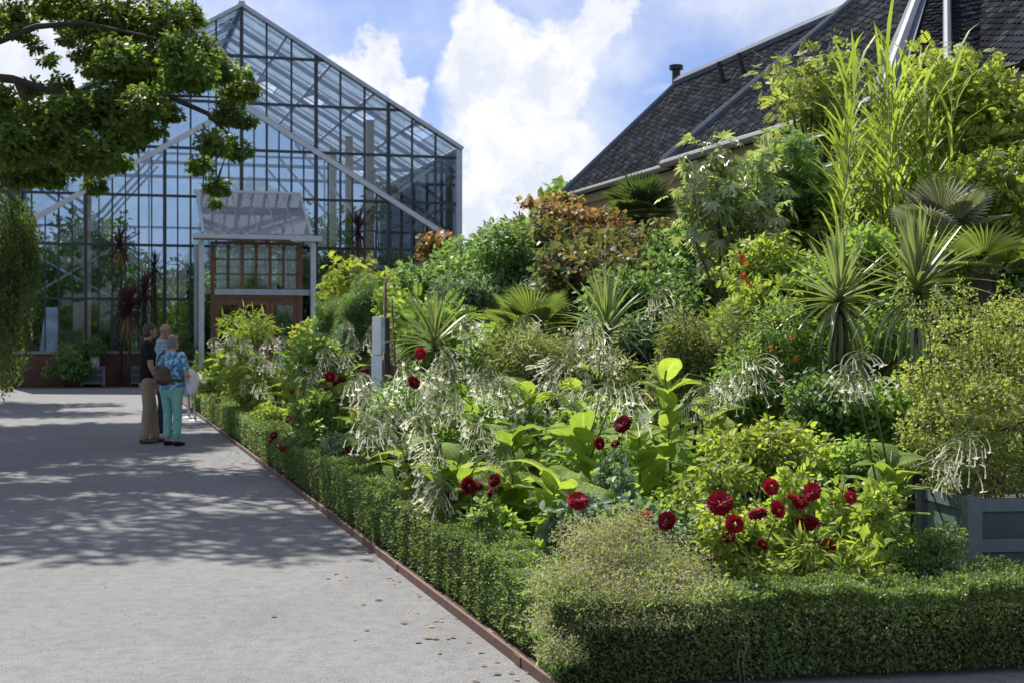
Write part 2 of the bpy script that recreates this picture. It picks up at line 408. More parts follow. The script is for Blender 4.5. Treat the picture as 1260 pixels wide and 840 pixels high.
# ------------------------------------------------------------------ greenhouse
M_frame = principled('dark_frame', (.045, .055, .07), .4, metal=.3, vary=.2)
M_alu = principled('aluminium', (.42, .47, .54), .38, metal=.45, vary=.15)
M_pale = principled('pale_metal', (.55, .60, .66), .45, metal=.2, vary=.1)
M_glass = glassmat('facade_glass', (.90, .95, .985), .01)
M_rglass = glassmat('roof_glass', (.80, .88, .98), .03, dirt_haze=.48, dcol=(.80, .88, 1.0))
M_pglass = glassmat('porch_roof_glass', (.80, .88, .97), .22, dirt_haze=.26, dcol=(.90, .95, 1.0))  # pale milky layer stands in for sky reflected in the porch roof
M_back = glassmat('rear_hazed_glass', (.62, .72, .82), .01, dirt_haze=.35, dcol=(.40, .50, .66))  # bluish milky layer paints the blue-grey haze into the rear wall
M_brick = principled('brick_base', (.17, .075, .055), .85, col2=(.11, .05, .04), vscale=14, bump=.3, bscale=30)
M_stone = principled('sill_stone', (.30, .30, .29), .8, vary=.2)
M_col = principled('tan_column', (.45, .38, .26), .6, vary=.15)
M_shade = leafmat('shade_panel', [(.72, .77, .84), (.66, .72, .80)], trans=.62, rough=.8, tcol=(1.25, 1.28, 1.3))
GO = Vector((-8.94, 47.0, 0))
gh = thing('greenhouse', 'tall glass greenhouse with pitched gable and dark metal glazing bars', 'greenhouse', GO, rotz=TH)
HW, AP, EV, DP = 7.4, 12.46, 8.06, 14.
SL = (AP-EV)/HW; LA, LE = 9.2, 4.75; SLL = (LA-LE)/HW
zr = lambda u: AP-SL*abs(u)
zl = lambda u: LA-SLL*abs(u)
ROWS = [1.10, 2.75, 4.50, 6.12, 7.70, 9.25, 10.8, 12.6]
BW = HW/9
def clip(poly, f):      # keep f(u,z)>=0
    out = []
    for i in range(len(poly)):
        a, b = poly[i], poly[(i+1) % len(poly)]; fa, fb = f(*a), f(*b)
        if fa >= 0: out.append(a)
        if (fa >= 0) != (fb >= 0):
            t = fa/(fa-fb); out.append((a[0]+(b[0]-a[0])*t, a[1]+(b[1]-a[1])*t))
    return out
def parea(p): return abs(sum(p[i][0]*p[(i+1) % len(p)][1]-p[(i+1) % len(p)][0]*p[i][1] for i in range(len(p))))/2
pane_cache = {}
def pane(poly, v):
    if len(poly) < 3 or parea(poly) < .03: return
    if not (-1.5 < poly[0][0] and poly[2][0] < 1.7 and max(q[1] for q in poly) < 4.5):
        u0, z0 = poly[0]; key = tuple((round(a-u0, 3), round(b-z0, 3)) for a, b in poly)
        if key not in pane_cache:
            m = MB(); m.prism([(a, 0, b) for a, b in key], (0, .008, 0)); pane_cache[key] = m.mesh('pane', M_glass)
        # hung a hair out of true so that reflections break from pane to pane
        place('pane', pane_cache[key], gh, (u0, v, z0), (rng.normal(0, .004), 0, rng.normal(0, .004)))
for i in range(18):
    u0 = -HW+i*BW; u1 = u0+BW
    for z0, z1 in zip(ROWS[:-1], ROWS[1:]):
        q = clip([(u0, z0), (u1, z0), (u1, z1), (u0, z1)], lambda a, b: zr(a)-.05-b)
        if len(q) < 3: continue
        pane(clip(q, lambda a, b: b-zl(a)), .06)
        for h0, h1 in ((u0, u0+BW/2), (u0+BW/2, u1)):
            r_ = clip([(h0, z0), (h1, z0), (h1, z1), (h0, z1)], lambda a, b: zl(a)-b)
            pane(r_, .06)
for i in range(-18, 19):
    u = i*BW/2; half = i % 2 != 0
    top = zl(u)-.02 if half else zr(u)-.04
    major = (not half) and (i//2) % 3 == 0
    m = MB(); w = .11 if major else .055 if not half else .042
    lo = 1.10 if not (-1.5 < u < 1.75) else 4.5
    d = .05 if half else .065 if not major else .085
    m.box((u-w/2, -d, lo), (u+w/2, d*.8, top)); m.build('mullion', M_frame, gh)
for z in ROWS[1:-1]:
    w = min(HW, (AP-z)/SL-.03)
    m = MB()
    if z < 4.4:
        m.box((-w, -.075, z-.04), (-1.6, .05, z+.04)); m.build('transom', M_frame, gh); m = MB()
        m.box((1.82, -.075, z-.04), (w, .05, z+.04)); m.build('transom', M_frame, gh)
    else: m.box((-w, -.078, z-.04), (w, .055, z+.04)); m.build('transom', M_frame, gh)
for s in (-1, 1):
    m = MB(); m.bar((s*(HW+.12), -.02, EV-.06), (0, -.02, AP+.02), .34, .12, (0, 0, 1)); m.build('gable_rafter', M_alu, gh)
    m = MB(); m.bar((s*(HW+.05), -.10, LE-.05), (0, -.10, LA), .10, .17, (0, 0, 1)); m.build('lower_rafter', M_pale, gh)
    m = MB(); m.box((s*HW-.10, -.11, 0), (s*HW+.10, .10, EV-.05)); m.build('corner_post', M_alu, gh)
    # roof slope of glass, rafters, purlins
    sl = lambda q, v, n=0.: Vector((s*HW*(1-q), v, EV+(AP-EV)*q+n))
    for a in range(5):
        for b in range(12):
            q0, q1 = a/5+.004, (a+1)/5-.004; v0, v1_ = .15+b*DP/12+.02, .15+(b+1)*DP/12-.02
            if (a*5+b*3+(s > 0)) % 11 in (1, 4):   # raised vent: upper part of the bay stands open
                qm = q1-.085
                m = MB(); m.prism([sl(qm, v0, .30), sl(q1, v0), sl(q1, v1_), sl(qm, v1_, .30)], (0, 0, .01)); m.build('roof_vent', M_glass, gh); q1 = qm
            m = MB(); m.prism([sl(q0, v0), sl(q1, v0), sl(q1, v1_), sl(q0, v1_)], (0, 0, .01)); m.build('roof_pane', M_rglass, gh)
    for b in range(1, 7):
        m = MB(); m.bar(sl(0, b*DP/6+.15, -.1), sl(1, b*DP/6+.15, -.1), .07, .16); m.build('rafter', M_alu, gh)
    for b in range(12):
        m = MB(); m.bar(sl(0, b*DP/12+.7, -.02), sl(1, b*DP/12+.7, -.02), .03, .04); m.build('glazing_bar', M_pale, gh)
    for a in range(0, 6):
        m = MB(); m.bar(sl(a/5, .1, -.05), sl(a/5, DP, -.05), .06, .08); m.build('purlin', M_alu, gh)
    # side walls
    for b in range(6):
        m = MB(); m.box((s*HW-.004, .2+b*DP/6+.05, 1.1), (s*HW+.004, .2+(b+1)*DP/6-.05, EV-.1)); m.build('side_pane', M_glass, gh)
        m = MB(); m.box((s*HW-.05, .2+(b+1)*DP/6-.05, 0), (s*HW+.05, .2+(b+1)*DP/6+.05, EV-.1)); m.build('side_post', M_frame, gh)
    for z in ROWS[1:5]:
        m = MB(); m.box((s*HW-.045, .2, z-.03), (s*HW+.045, DP, z+.03)); m.build('side_rail', M_frame, gh)
    m = MB(); m.box((s*HW-.12, .13, 0), (s*HW+.12, DP, 1.095)); m.build('side_plinth', M_brick, gh)
    for v in (3.2, 7.6, 11.5):
        m = MB(); m.box((s*4.9-.13, v-.13, 0), (s*4.9+.13, v+.13, zr(4.9)-.2)); m.build('column', M_col, gh)
        m = MB(); m.bar((s*4.9, v, 6.0), (s*7.2, v, 7.7), .08, .1); m.build('brace', M_pale, gh)
        m = MB(); m.bar((s*4.9, v, 5.3), (s*2.2, v, 8.4), .07, .09); m.build('brace', M_pale, gh)
    m = MB(); m.bar((s*7.1, 1.3, 2.6), (s*3.2, 1.3, 5.0), .05, .06); m.build('brace', M_alu, gh)
    m = MB(); m.bar((s*3.0, 1.1, 2.2), (s*6.9, 1.1, 4.4), .05, .06); m.build('brace', M_alu, gh)
m = MB(); m.box((-.1, -.14, AP-.06), (.1, DP, AP+.14)); m.build('ridge_cap', M_alu, gh)
m = MB(); m.box((-.05, -.115, LA+.06), (.05, -.08, AP-.02)); m.build('king_post', M_frame, gh)
for v in (4.7, 9.4):
    m = MB(); m.bar((-HW+.1, v, EV-.3), (HW-.1, v, EV-.3), .08, .12); m.build('tie_beam', M_alu, gh)
for a, b in ((-HW-.14, -1.6), (1.82, HW+.14)):
    m = MB(); m.box((a, -.16, 0), (b, .12, .995)); m.build('base_wall', M_brick, gh)
    m = MB(); m.box((a, -.20, 1.0), (b, .13, 1.095)); m.build('sill', M_stone, gh)
m = MB()
for i in range(-9, 10, 3): m.box((i*BW-.03, DP-.05, 0), (i*BW+.03, DP+.05, zr(i*BW)-.1))
for z in ROWS[1:-1:2]: w = min(HW, (AP-z)/SL); m.box((-w, DP-.04, z-.035), (w, DP+.04, z+.035))
m.build('rear_framing', M_alu, gh)
m = MB(); m.prism([(-HW, DP, 0), (HW, DP, 0), (HW, DP, EV), (0, DP, AP), (-HW, DP, EV)], (0, .008, 0)); m.build('rear_glazing', M_back, gh)
m = MB(); m.box((-HW+.2, .2, 0), (HW-.2, DP-.2, .05)); m.build('floor', M_soil, gh)
# entrance porch: frame is a part, panes and doors hang on it
M_wood = principled('orange_wood', (.21, .10, .055), .6, col2=(.15, .075, .045), vscale=5)
M_woodd = principled('brown_wood', (.15, .075, .045), .6, vary=.25)
PF = -2.85
def pbox(name, lo, hi, mat, parent): m = MB(); m.box(lo, hi); return m.build(name, mat, parent)
m = MB()
for u in (-1.5, 1.95):
    m.box((u-.08, PF-.08, 0), (u+.08, PF+.08, 4.5)); m.box((u-.04, -.2, 0), (u+.04, -.12, 4.5))
for u in (-1.45, 1.9): m.bar((u, PF, 4.72), (u, -.12, 6.28), .08, .10)
m.bar((-1.55, -.16, 6.28), (1.95, -.16, 6.28), .1, .12)
for f in (.36, .68): m.bar((-1.45, PF*(1-f)-.12*f, 4.68+1.56*f), (1.9, PF*(1-f)-.12*f, 4.68+1.56*f), .05, .06)
for i in range(1, 6):
    u = -1.45+3.35*i/6; m.bar((u, PF, 4.70), (u, -.12, 6.25), .035, .05)
for i in range(6):      # trussed roof lattice under the glass
    u = -1.45+3.35*i/6; w = 3.35/6
    m.bar((u, PF+.05, 4.62), (u+w/2, -1.0, 5.55), .03, .035); m.bar((u+w/2, -1.0, 5.55), (u+w, PF+.05, 4.62), .03, .035)
porch = m.build('entrance_porch', M_pale, gh); porch['label'] = 'aluminium porch with sloped glass roof and wooden doors'
m = MB(); m.box((-1.76, PF-.24, 4.52), (2.2, PF-.085, 4.70)); m.build('gutter', M_pale, porch)
m = MB(); m.box((-1.76, PF-.255, 4.505), (1.2, PF-.245, 4.56)); m.build('gutter_trim', M_woodd, porch)
for i in range(6):
    u = -1.45+3.35*i/6+.02; u2 = u+3.35/6-.04
    m = MB(); m.prism([(u, PF-.05, 4.74), (u2, PF-.05, 4.74), (u2, -.14, 6.31), (u, -.14, 6.31)], (0, 0, .008)); m.build('roof_pane', M_pglass, porch)
for u in (-1.46, 1.91): m = MB(); m.box((u-.004, PF+.1, .1), (u+.004, -.2, 4.5)); m.build('side_pane', M_glass, porch)
WF = PF+.35
for a, b in ((-1.2, -1.08), (1.5, 1.66)): pbox('wood_post', (a, WF-.06, 0), (b, WF+.06, 4.5), M_wood, porch)
pbox('wood_beam', (-1.08, WF-.055, 4.42), (1.5, WF+.055, 4.5), M_woodd, porch)
pbox('steel_beam', (-1.08, WF-.11, 2.84), (2.0, WF-.062, 3.02), M_alu, porch)
pbox('wood_beam', (-1.08, WF-.05, 2.72), (1.5, WF+.05, 2.835), M_wood, porch)
for i in range(7):
    u = -1.08+2.58*i/6; w = .05 if i % 2 == 0 else .028
    if 0 < i < 6: pbox('glazing_bar', (u-w, WF-.04, 3.03), (u+w, WF+.04, 4.415), M_wood if i % 2 == 0 else M_woodd, porch)
for j in (1, 2):
    z = 3.03+1.39*j/3; pbox('glazing_bar', (-1.08, WF-.032, z-.02), (1.5, WF+.03, z+.02), M_woodd, porch)
for i in range(6):
    for j in range(3):
        u = -1.08+2.58*i/6+.055; z = 3.03+1.39*j/3+.025
        pbox('pane', (u, WF-.004, z), (u+.32, WF+.004, z+.41), M_glass, porch)
for i in range(3):      # door leaves
    u = -1.08+.86*i; mm = M_wood
    m = MB(); m.box((u+.01, WF-.03, .02), (u+.14, WF+.03, 2.7)); m.box((u+.72, WF-.03, .02), (u+.85, WF+.03, 2.7))
    m.box((u+.14, WF-.029, 2.52), (u+.72, WF+.029, 2.7)); m.box((u+.14, WF-.029, .02), (u+.72, WF+.029, .45)); m.box((u+.14, WF-.028, 1.25), (u+.72, WF+.028, 1.37))
    m.build('door', mm, porch)
    pbox('door_pane', (u+.14, WF-.004, 1.37), (u+.72, WF+.004, 2.52), M_glass, porch)
    pbox('door_pane', (u+.14, WF-.004, .45), (u+.72, WF+.004, 1.25), M_glass, porch)
    pbox('door_handle', (u+.76, WF-.09, 1.0), (u+.80, WF-.031, 1.2), M_alu, porch)

# ------------------------------------------------------------------ slate-roofed orangery
M_slate = leafmat('slate', [(.016, .018, .024), (.025, .028, .036), (.020, .022, .029), (.052, .057, .070), (.014, .016, .021)], trans=0., rough=.85, spec=.0)
M_deck = principled('roof_deck', (.03, .03, .035), .9)
M_lead = principled('lead_flashing', (.11, .145, .205), .65, metal=.0, vary=.2, vscale=3)
M_plaster = principled('cream_plaster', (.42, .34, .23), .8, vary=.12, vscale=3)
M_wallb = principled('wall_brick', (.22, .12, .09), .85, col2=(.16, .09, .07), vscale=10)
M_white = principled('white_paint', (.78, .78, .76), .5, vary=.05)
M_gutter = principled('zinc_gutter', (.24, .25, .26), .55, metal=.2, vary=.15)
og = thing('orangery', 'garden building with steep dark slate roof and pale lead hips', 'building', WV(14, 22, 0))
tiles_all = []
def facet(pts, ang, w=.15, e=.12, deck=True):
    """slates on a planar roof face; pts[0]->pts[1] is the eave"""
    pts = [Vector(p) for p in pts]
    e1 = (pts[1]-pts[0]).normalized(); n = e1.cross(pts[2]-pts[0]).normalized()
    if n.z < 0: n = -n
    e2 = n.cross(e1)
    if e2.z < 0: e2 = -e2
    ca, sa = math.cos(ang), math.sin(ang); t1 = e1*ca+e2*sa; t2 = -e1*sa+e2*ca
    m = MB(); m.prism(pts, -n*.10); m.build('roof', M_deck, og)
    pr = [((p-pts[0]).dot(t1), (p-pts[0]).dot(t2)) for p in pts]
    c0 = (sum(p[0] for p in pr)/len(pr), sum(p[1] for p in pr)/len(pr))
    x0, x1 = min(p[0] for p in pr), max(p[0] for p in pr); y0, y1 = min(p[1] for p in pr), max(p[1] for p in pr)
    def inside(x, y, mar=-.02):
        for i in range(len(pr)):
            a, b = pr[i], pr[(i+1) % len(pr)]; L = math.hypot(b[0]-a[0], b[1]-a[1]); nx, ny = -(b[1]-a[1])/L, (b[0]-a[0])/L
            sg = 1 if (c0[0]-a[0])*nx+(c0[1]-a[1])*ny > 0 else -1
            if sg*((x-a[0])*nx+(y-a[1])*ny) < mar: return False
        return True
    j = 0; y = y0
    while y < y1:
        x = x0-(w/2 if j % 2 else 0)
        while x < x1:
            if inside(x+w/2, y+e/2, .06):
                o = pts[0]+t1*x+t2*y; L = e*1.45; g_ = .008; k1 = rng.uniform(.018, .034); k2 = .004
                q = [(g_/2, 0, k1), (w-g_/2, 0, k1+rng.uniform(-.004, .006)), (w-g_/2, L, k2), (g_/2, L, k2)]
                cut = .035
                top = [o+t1*a+t2*b+n*c for a, b, c in ((g_/2+cut, 0, k1), (w-g_/2-cut, 0, k1), (w-g_/2, cut, k1), q[2], q[3], (g_/2, cut, k1))]
                tiles_all.append((top, n, o))
            x += w
        y += e; j += 1
def hip(a, b, w=.22, mat=None, lift=.05, name='hip_flashing'):
    m = MB(); a, b = Vector(a)+Vector((0, 0, lift)), Vector(b)+Vector((0, 0, lift)); m.tube([a, b], (w/2, w*.32), 8, (a-b).cross(Vector((0, 0, 1))))
    return m.build(name, mat or M_lead, og, smooth=False)
ZE, ZR_, ZP = 5.42, 8.30, 9.0
A0, A1, B0, B1 = WV(12.47, 37.6, ZE), WV(12.47, 6, ZE), WV(14.97, 35.2, ZR_), WV(14.97, 6, ZR_)
A2, A3 = WV(17.47, 37.6, ZE), WV(17.47, 6, ZE)
E1, E2 = WV(11.03, 26.57, 5.05), WV(11.03, 18.33, 5.05); E3 = WV(11.67, 17.69, 5.05); E4 = WV(19.5, 17.69, 5.05)
AP_, AQ = WV(14.74, 22.4, ZP), WV(19.5, 22.4, ZP); E0 = WV(19.5, 26.57, 5.05)
facet([A0, WV(12.47, 16, ZE), WV(14.97, 16, ZR_), B0], R(-16))
facet([A2, A0, B0], 0)
m = MB(); m.prism([A2, A3, B1, B0], (0, 0, -.1)); m.build('roof', M_deck, og)
facet([E1, E2, AP_], R(-22)); facet([E2, E3, AP_], 0); facet([E3, WV(16.6, 17.69, 5.05), WV(16.6, 22.4, ZP), AP_], R(24))
m = MB(); m.prism([E0, E1, AP_, AQ], (0, 0, -.1)); m.build('roof', M_deck, og)
d_ = [(t[2]-Vector((0, 0, 1.6))).length for t in tiles_all]; order = np.argsort(d_)
rest = MB()
for r_, i in enumerate(order):
    top, n, o = tiles_all[i]
    if r_ < 300:
        m = MB(); m.prism(top, -n*.010); m.build('slate', M_slate, og)
    else: rest.prism(top, -n*.010)
tag(rest.build('slates', M_slate, og), kind='stuff')
hip(A0, B0, .26); hip(A2, B0, .26); hip(B0, B1, .30, name='ridge'); hip(E1, AP_, .24); hip(E2, AP_, .24); hip(E3, AP_, .15); hip(AP_, AQ, .3, name='ridge')
def band(a, b, n, w, name):      # flat lead apron beside a hip
    a, b = Vector(a), Vector(b); t = (b-a).normalized(); n = Vector(n).normalized(); s_ = t.cross(n).normalized()*w
    m = MB(); m.prism([a+n*.045, b+n*.045, b+s_*.25+n*.045, a+s_+n*.045], n*.012); m.build(name, M_lead, og)
nF1 = (E2-E1).cross(AP_-E1); nF1 = nF1 if nF1.z > 0 else -nF1
nF2 = (E3-E2).cross(AP_-E2); nF2 = nF2 if nF2.z > 0 else -nF2
band(E2, AP_, nF1, .16, 'lead_apron'); band(E2, AP_, nF1, -.16, 'lead_apron'); band(E2, AP_, nF2, -.22, 'lead_apron'); band(E2, AP_, nF2, .22, 'lead_apron')
# cornices, gutters, walls
for (w0_, w1_, v0_, v1_, z, out) in ((12.6, 17.3, 6, 37.4, ZE, .45), (11.3, 19.4, 18.2, 26.3, 5.05, .5)):
    pass
m = MB(); m.gbox(12.95, 17.0, 6, 37.1, 0, ZE-.45); m.build('wall', M_wallb, og)
m = MB(); m.gbox(12.62, 17.3, 6, 37.45, ZE-.30, ZE-.08); m.build('cornice', M_plaster, og)
m = MB(); m.gbox(12.80, 17.1, 6, 37.25, ZE-.52, ZE-.302); m.build('cornice', M_plaster, og)
m = MB(); m.gbox(11.55, 19.4, 18.2, 26.1, 0, 4.55); m.build('wall', M_wallb, og)
m = MB(); m.gbox(11.16, 19.4, 18.05, 26.45, 4.76, 4.97); m.build('cornice', M_plaster, og)
m = MB(); m.gbox(11.36, 19.4, 18.15, 26.25, 4.50, 4.758); m.build('cornice', M_plaster, og)
m = MB(); m.tube([WV(12.42, 37.65, ZE-.02), WV(12.42, 26.7, ZE-.02)], .075, 8); m.build('gutter', M_gutter, og)
m = MB(); m.tube([WV(10.98, 26.62, 5.03), WV(10.98, 18.3, 5.03)], .085, 8); m.build('gutter', M_gutter, og)
m = MB(); m.tube([WV(10.98, 18.3, 5.03), WV(11.64, 17.6, 5.03), WV(19.5, 17.6, 5.03)], .085, 8); m.build('gutter', M_gutter, og)
for i, v in enumerate((25.2, 23.0, 20.8, 35, 32.4, 29.8)):
    w = 11.55 if i < 3 else 12.95
    m = MB()
    for a, b in ((v-.75, v-.62), (v+.62, v+.75)): m.gbox(w-.08, w+.02, a, b, .6, 3.7)
    m.gbox(w-.08, w+.02, v-.62, v+.62, 3.57, 3.7); m.gbox(w-.10, w+.02, v-.80, v+.80, .5, .598)
    for q in (-.21, .21): m.gbox(w-.06, w+.01, v+q-.02, v+q+.02, .6, 3.568)
    for z in (1.35, 2.1, 2.85): m.gbox(w-.055, w+.008, v-.62, v+.62, z-.02, z+.02)
    wf = m.build('window', M_white, og)
    m = MB(); m.gbox(w-.03, w-.02, v-.62, v+.62, .6, 3.57); m.build('pane', principled('dark_pane', (.02, .025, .03), .05, spec=.8), wf)
for v in (26.75,):
    m = MB(); m.tube([WV(12.85, v, 4.9), WV(12.85, v, 0)], .06, 8); m.build('downpipe', M_white, og)
M_blackm = principled('black_metal', (.03, .03, .035), .5, metal=.4)
def vent(pt, h, r, tilt=0):
    m = MB(); pt = Vector(pt); m.tube([pt-Vector((0, 0, .3)), pt+Vector((0, 0, h))], r, 10); m.tube([pt+Vector((0, 0, h-.02)), pt+Vector((0, 0, h+.10))], r*1.7, 10); return m
vent(WV(14.97, 35.35, ZR_+.1), .32, .11).build('roof_vent', M_blackm, og)
for px_, y_ in ((917, 83), (934, 75)):
    # small black flue pipes standing on the far slope under the ridge
    t = (px_-917)/17; pt = WV(14.35, 31.0-1.1*t, ZR_-.72)
    m = MB(); m.tube([pt+Vector((0, 0, -.05)), pt+Vector((-.12, 0, .5))], .055, 8); m.build('flue_pipe', M_blackm, og)
# ------------------------------------------------------------------ leaf palettes
L_bright = leafmat('leaf_bright', [(0.195, 0.276, 0.036), (0.276, 0.374, 0.048), (0.147, 0.227, 0.032), (0.340, 0.422, 0.073)], .45)
L_lime = leafmat('leaf_lime', [(.232, .304, .036), (.319, .392, .058), (.174, .261, .029), (.362, .406, .087)], .48)
L_mid = leafmat('leaf_mid', [(0.130, 0.237, 0.046), (0.188, 0.329, 0.058), (0.237, 0.354, 0.069), (0.106, 0.199, 0.046)], 0.45)
L_dark = leafmat('leaf_dark', [(0.088, 0.175, 0.058), (0.140, 0.264, 0.078), (0.195, 0.315, 0.104), (0.104, 0.209, 0.069)], 0.38)
L_oak = leafmat('leaf_oak', [(.085, .155, .025), (.12, .20, .032), (.16, .24, .04), (.07, .13, .022), (.19, .26, .045)], .5)
L_olive = leafmat('leaf_olive', [(0.128, 0.171, 0.047), (0.194, 0.236, 0.064), (0.106, 0.150, 0.053), (0.258, 0.280, 0.096)], 0.42)
L_blue = leafmat('leaf_bluegreen', [(0.096, 0.176, 0.112), (0.144, 0.239, 0.160), (0.208, 0.303, 0.208), (0.079, 0.144, 0.088)], 0.36, rough=.5)
L_red = leafmat('leaf_rusty', [(0.325, 0.122, 0.065), (0.211, 0.114, 0.049), (0.146, 0.146, 0.049), (0.390, 0.195, 0.098), (0.163, 0.163, 0.057)], 0.45)
L_beige = leafmat('flower_beige', [(.44, .40, .25), (.36, .36, .18), (.50, .42, .32), (.28, .31, .13), (.42, .40, .22)], .38, rough=.8, tcol=(1.3, 1.25, .85))
L_silver = leafmat('leaf_silver', [(0.190, 0.269, 0.090), (0.403, 0.470, 0.291), (0.246, 0.336, 0.123), (0.134, 0.213, 0.067)], .35, rough=.36, spec=.6)
L_box = leafmat('leaf_box', [(.115, .19, .052), (.15, .235, .068), (.19, .275, .085), (.085, .15, .045)], 0.38, rough=.45, spec=.2)
L_yucca = leafmat('leaf_yucca', [(0.088, 0.150, 0.053), (0.158, 0.228, 0.088), (0.211, 0.281, 0.105), (0.105, 0.176, 0.053)], 0.3, rough=.33, spec=.6)
L_dead = leafmat('leaf_dead', [(.300, .230, .100), (.220, .170, .070), (.360, .290, .150)], .2, rough=.8)
L_purple = leafmat('leaf_burgundy', [(.070, .020, .030), (.110, .035, .045), (.050, .018, .025)], .2, rough=.4)
L_nic = leafmat('leaf_tobacco', [(0.160, 0.271, 0.035), (0.271, 0.383, 0.047), (0.208, 0.319, 0.047), (0.334, 0.431, 0.064)], 0.5, rough=.6, spec=.15, tcol=(1.3, 1.32, .6), vein=True)
L_yel = leafmat('leaf_golden', [(0.224, 0.291, 0.056), (0.314, 0.370, 0.090), (0.157, 0.224, 0.045), (0.403, 0.426, 0.146), (0.202, 0.291, 0.067)], .42)
M_bark = principled('bark', (.075, .058, .045), .9, col2=(.045, .036, .03), vscale=12, bump=.8, bscale=30)
M_stem = principled('green_stem', (.10, .15, .04), .6, vary=.3)
M_twig = principled('brown_twig', (.09, .06, .04), .85, vary=.3)
M_cane = principled('pale_cane', (.28, .26, .18), .7, vary=.3)
L_white = leafmat('petal_white', [(.88, .88, .82), (.90, .90, .86), (.84, .86, .74)], .45, rough=.7, spec=.1, tcol=(1.15, 1.12, .95))
L_bud = leafmat('bud_green', [(.300, .360, .160), (.220, .300, .100), (.360, .400, .220)], .3, rough=.6)
L_dahl = leafmat('petal_crimson', [(.30, .005, .022), (.42, .010, .035), (.18, .003, .014), (.35, .007, .025)], .3, rough=.6, spec=.08, tcol=(1.5, .5, .7))
L_maroon = leafmat('petal_maroon', [(.13, .003, .014), (.20, .005, .02), (.09, .002, .01)], .3, rough=.65, spec=.08, tcol=(1.5, .5, .7))
L_orange = leafmat('petal_orange', [(.500, .200, .020), (.500, .120, .020)], .25)
L_scar = leafmat('petal_scarlet', [(.500, .030, .010), (.500, .050, .020)], .2)
L_lilac = leafmat('petal_lilac', [(.500, .440, .500), (.500, .500, .500)], .3)

def auto_blobs(px, py, y, w, h, k, small=.36, depth=.8):
    """k sub-clumps that fill an ellipse given by its size in the picture at distance y"""
    c = P(px, py, y); W_, H_ = w/F*y/2, h/F*y/2; out = []
    for i in range(k):
        d = rng.normal(size=3); d /= np.linalg.norm(d); r = rng.uniform(.25, .78)
        s = rng.uniform(small*.7, small*1.25)
        out.append((c.x+d[0]*W_*r, c.y+d[1]*W_*depth*r, max(.1, c.z+d[2]*H_*r), W_*s*1.15, W_*s, min(H_, W_*1.3)*s*1.1))
    return out
def foliage(parent, blobs, n, mat, leaf, size, up=.5, rand=.6, droop=.3, shell=.35, wid=1., name='foliage', ax_out=.7):
    pos, out = cloud(blobs, n, shell)
    pos[:, 2] = np.maximum(pos[:, 2], .03)
    ax, no = frames(n, out, up, rand, droop, ax_out)
    off = np.array(offset_of(parent))
    return place(name, leaf_mesh(name, mat, leaf, pos-off, ax, no, rng.uniform(size[0], size[1], n), wid), parent)
def stems(parent, base, blobs, k, r, mat, name='branch', trunk=None, split=.35):
    base = Vector(base); idx = rng.choice(len(blobs), min(k, len(blobs)), replace=False)
    zs = min(b[2] for b in blobs)
    fork = base+Vector((0, 0, trunk)) if trunk else None
    if trunk:
        m = MB(); m.tube([base, base+Vector((.03, .02, trunk*.5)), fork], [r*1.5, r*1.15, r], 8); m.build('trunk', mat, parent, smooth=True)
    for i in idx:
        e = Vector(blobs[i][:3]); s = fork if trunk else base+Vector((rng.uniform(-.1, .1), rng.uniform(-.1, .1), 0))
        mid = s.lerp(e, .5)+Vector((rng.normal(0, .05), rng.normal(0, .05), rng.uniform(0, .12)))
        m = MB(); m.tube([s, mid, e], [r*.75, r*.5, r*.2], 6); m.build(name, mat, parent, smooth=True)
def behind_hedge(px, y, extra=.30):
    """nearest distance at which a plant in this column roots inside the bed, clear of the hedge"""
    return max(y, (2.06+extra*1.0423)/(.2937+(px-CX)/F))
def shrub(name, label, cat, px, py, y, w, h, mat, leaf='oval', size=(.04, .07), cover=4.5, k=14, small=.36, up=.5, rand=.6, droop=.3, shell=.35,
          wid=1., nst=5, rst=.02, stemm=None, trunk=None, group=None, blobs=None, bpx=None, nmax=26000, ax_out=.7):
    if blobs is None and px-w*.3 < 760: y = behind_hedge(px-w*.28, y)
    b = blobs or auto_blobs(px, py, y, w, h, k, small)
    base = G(bpx if bpx is not None else px, y)
    t = thing(name, label, cat, base, group)
    A = sum(PI*q[3]*q[5] for q in b)*.75
    s2 = ((size[0]+size[1])/2)**2*AREA[leaf]*wid
    n = int(min(nmax, cover*A/s2*.62))
    if nst: stems(t, base, b, nst, rst, stemm or M_twig, trunk=trunk)
    foliage(t, b, n, mat, leaf, size, up, rand, droop, shell, wid, ax_out=ax_out)
    return t

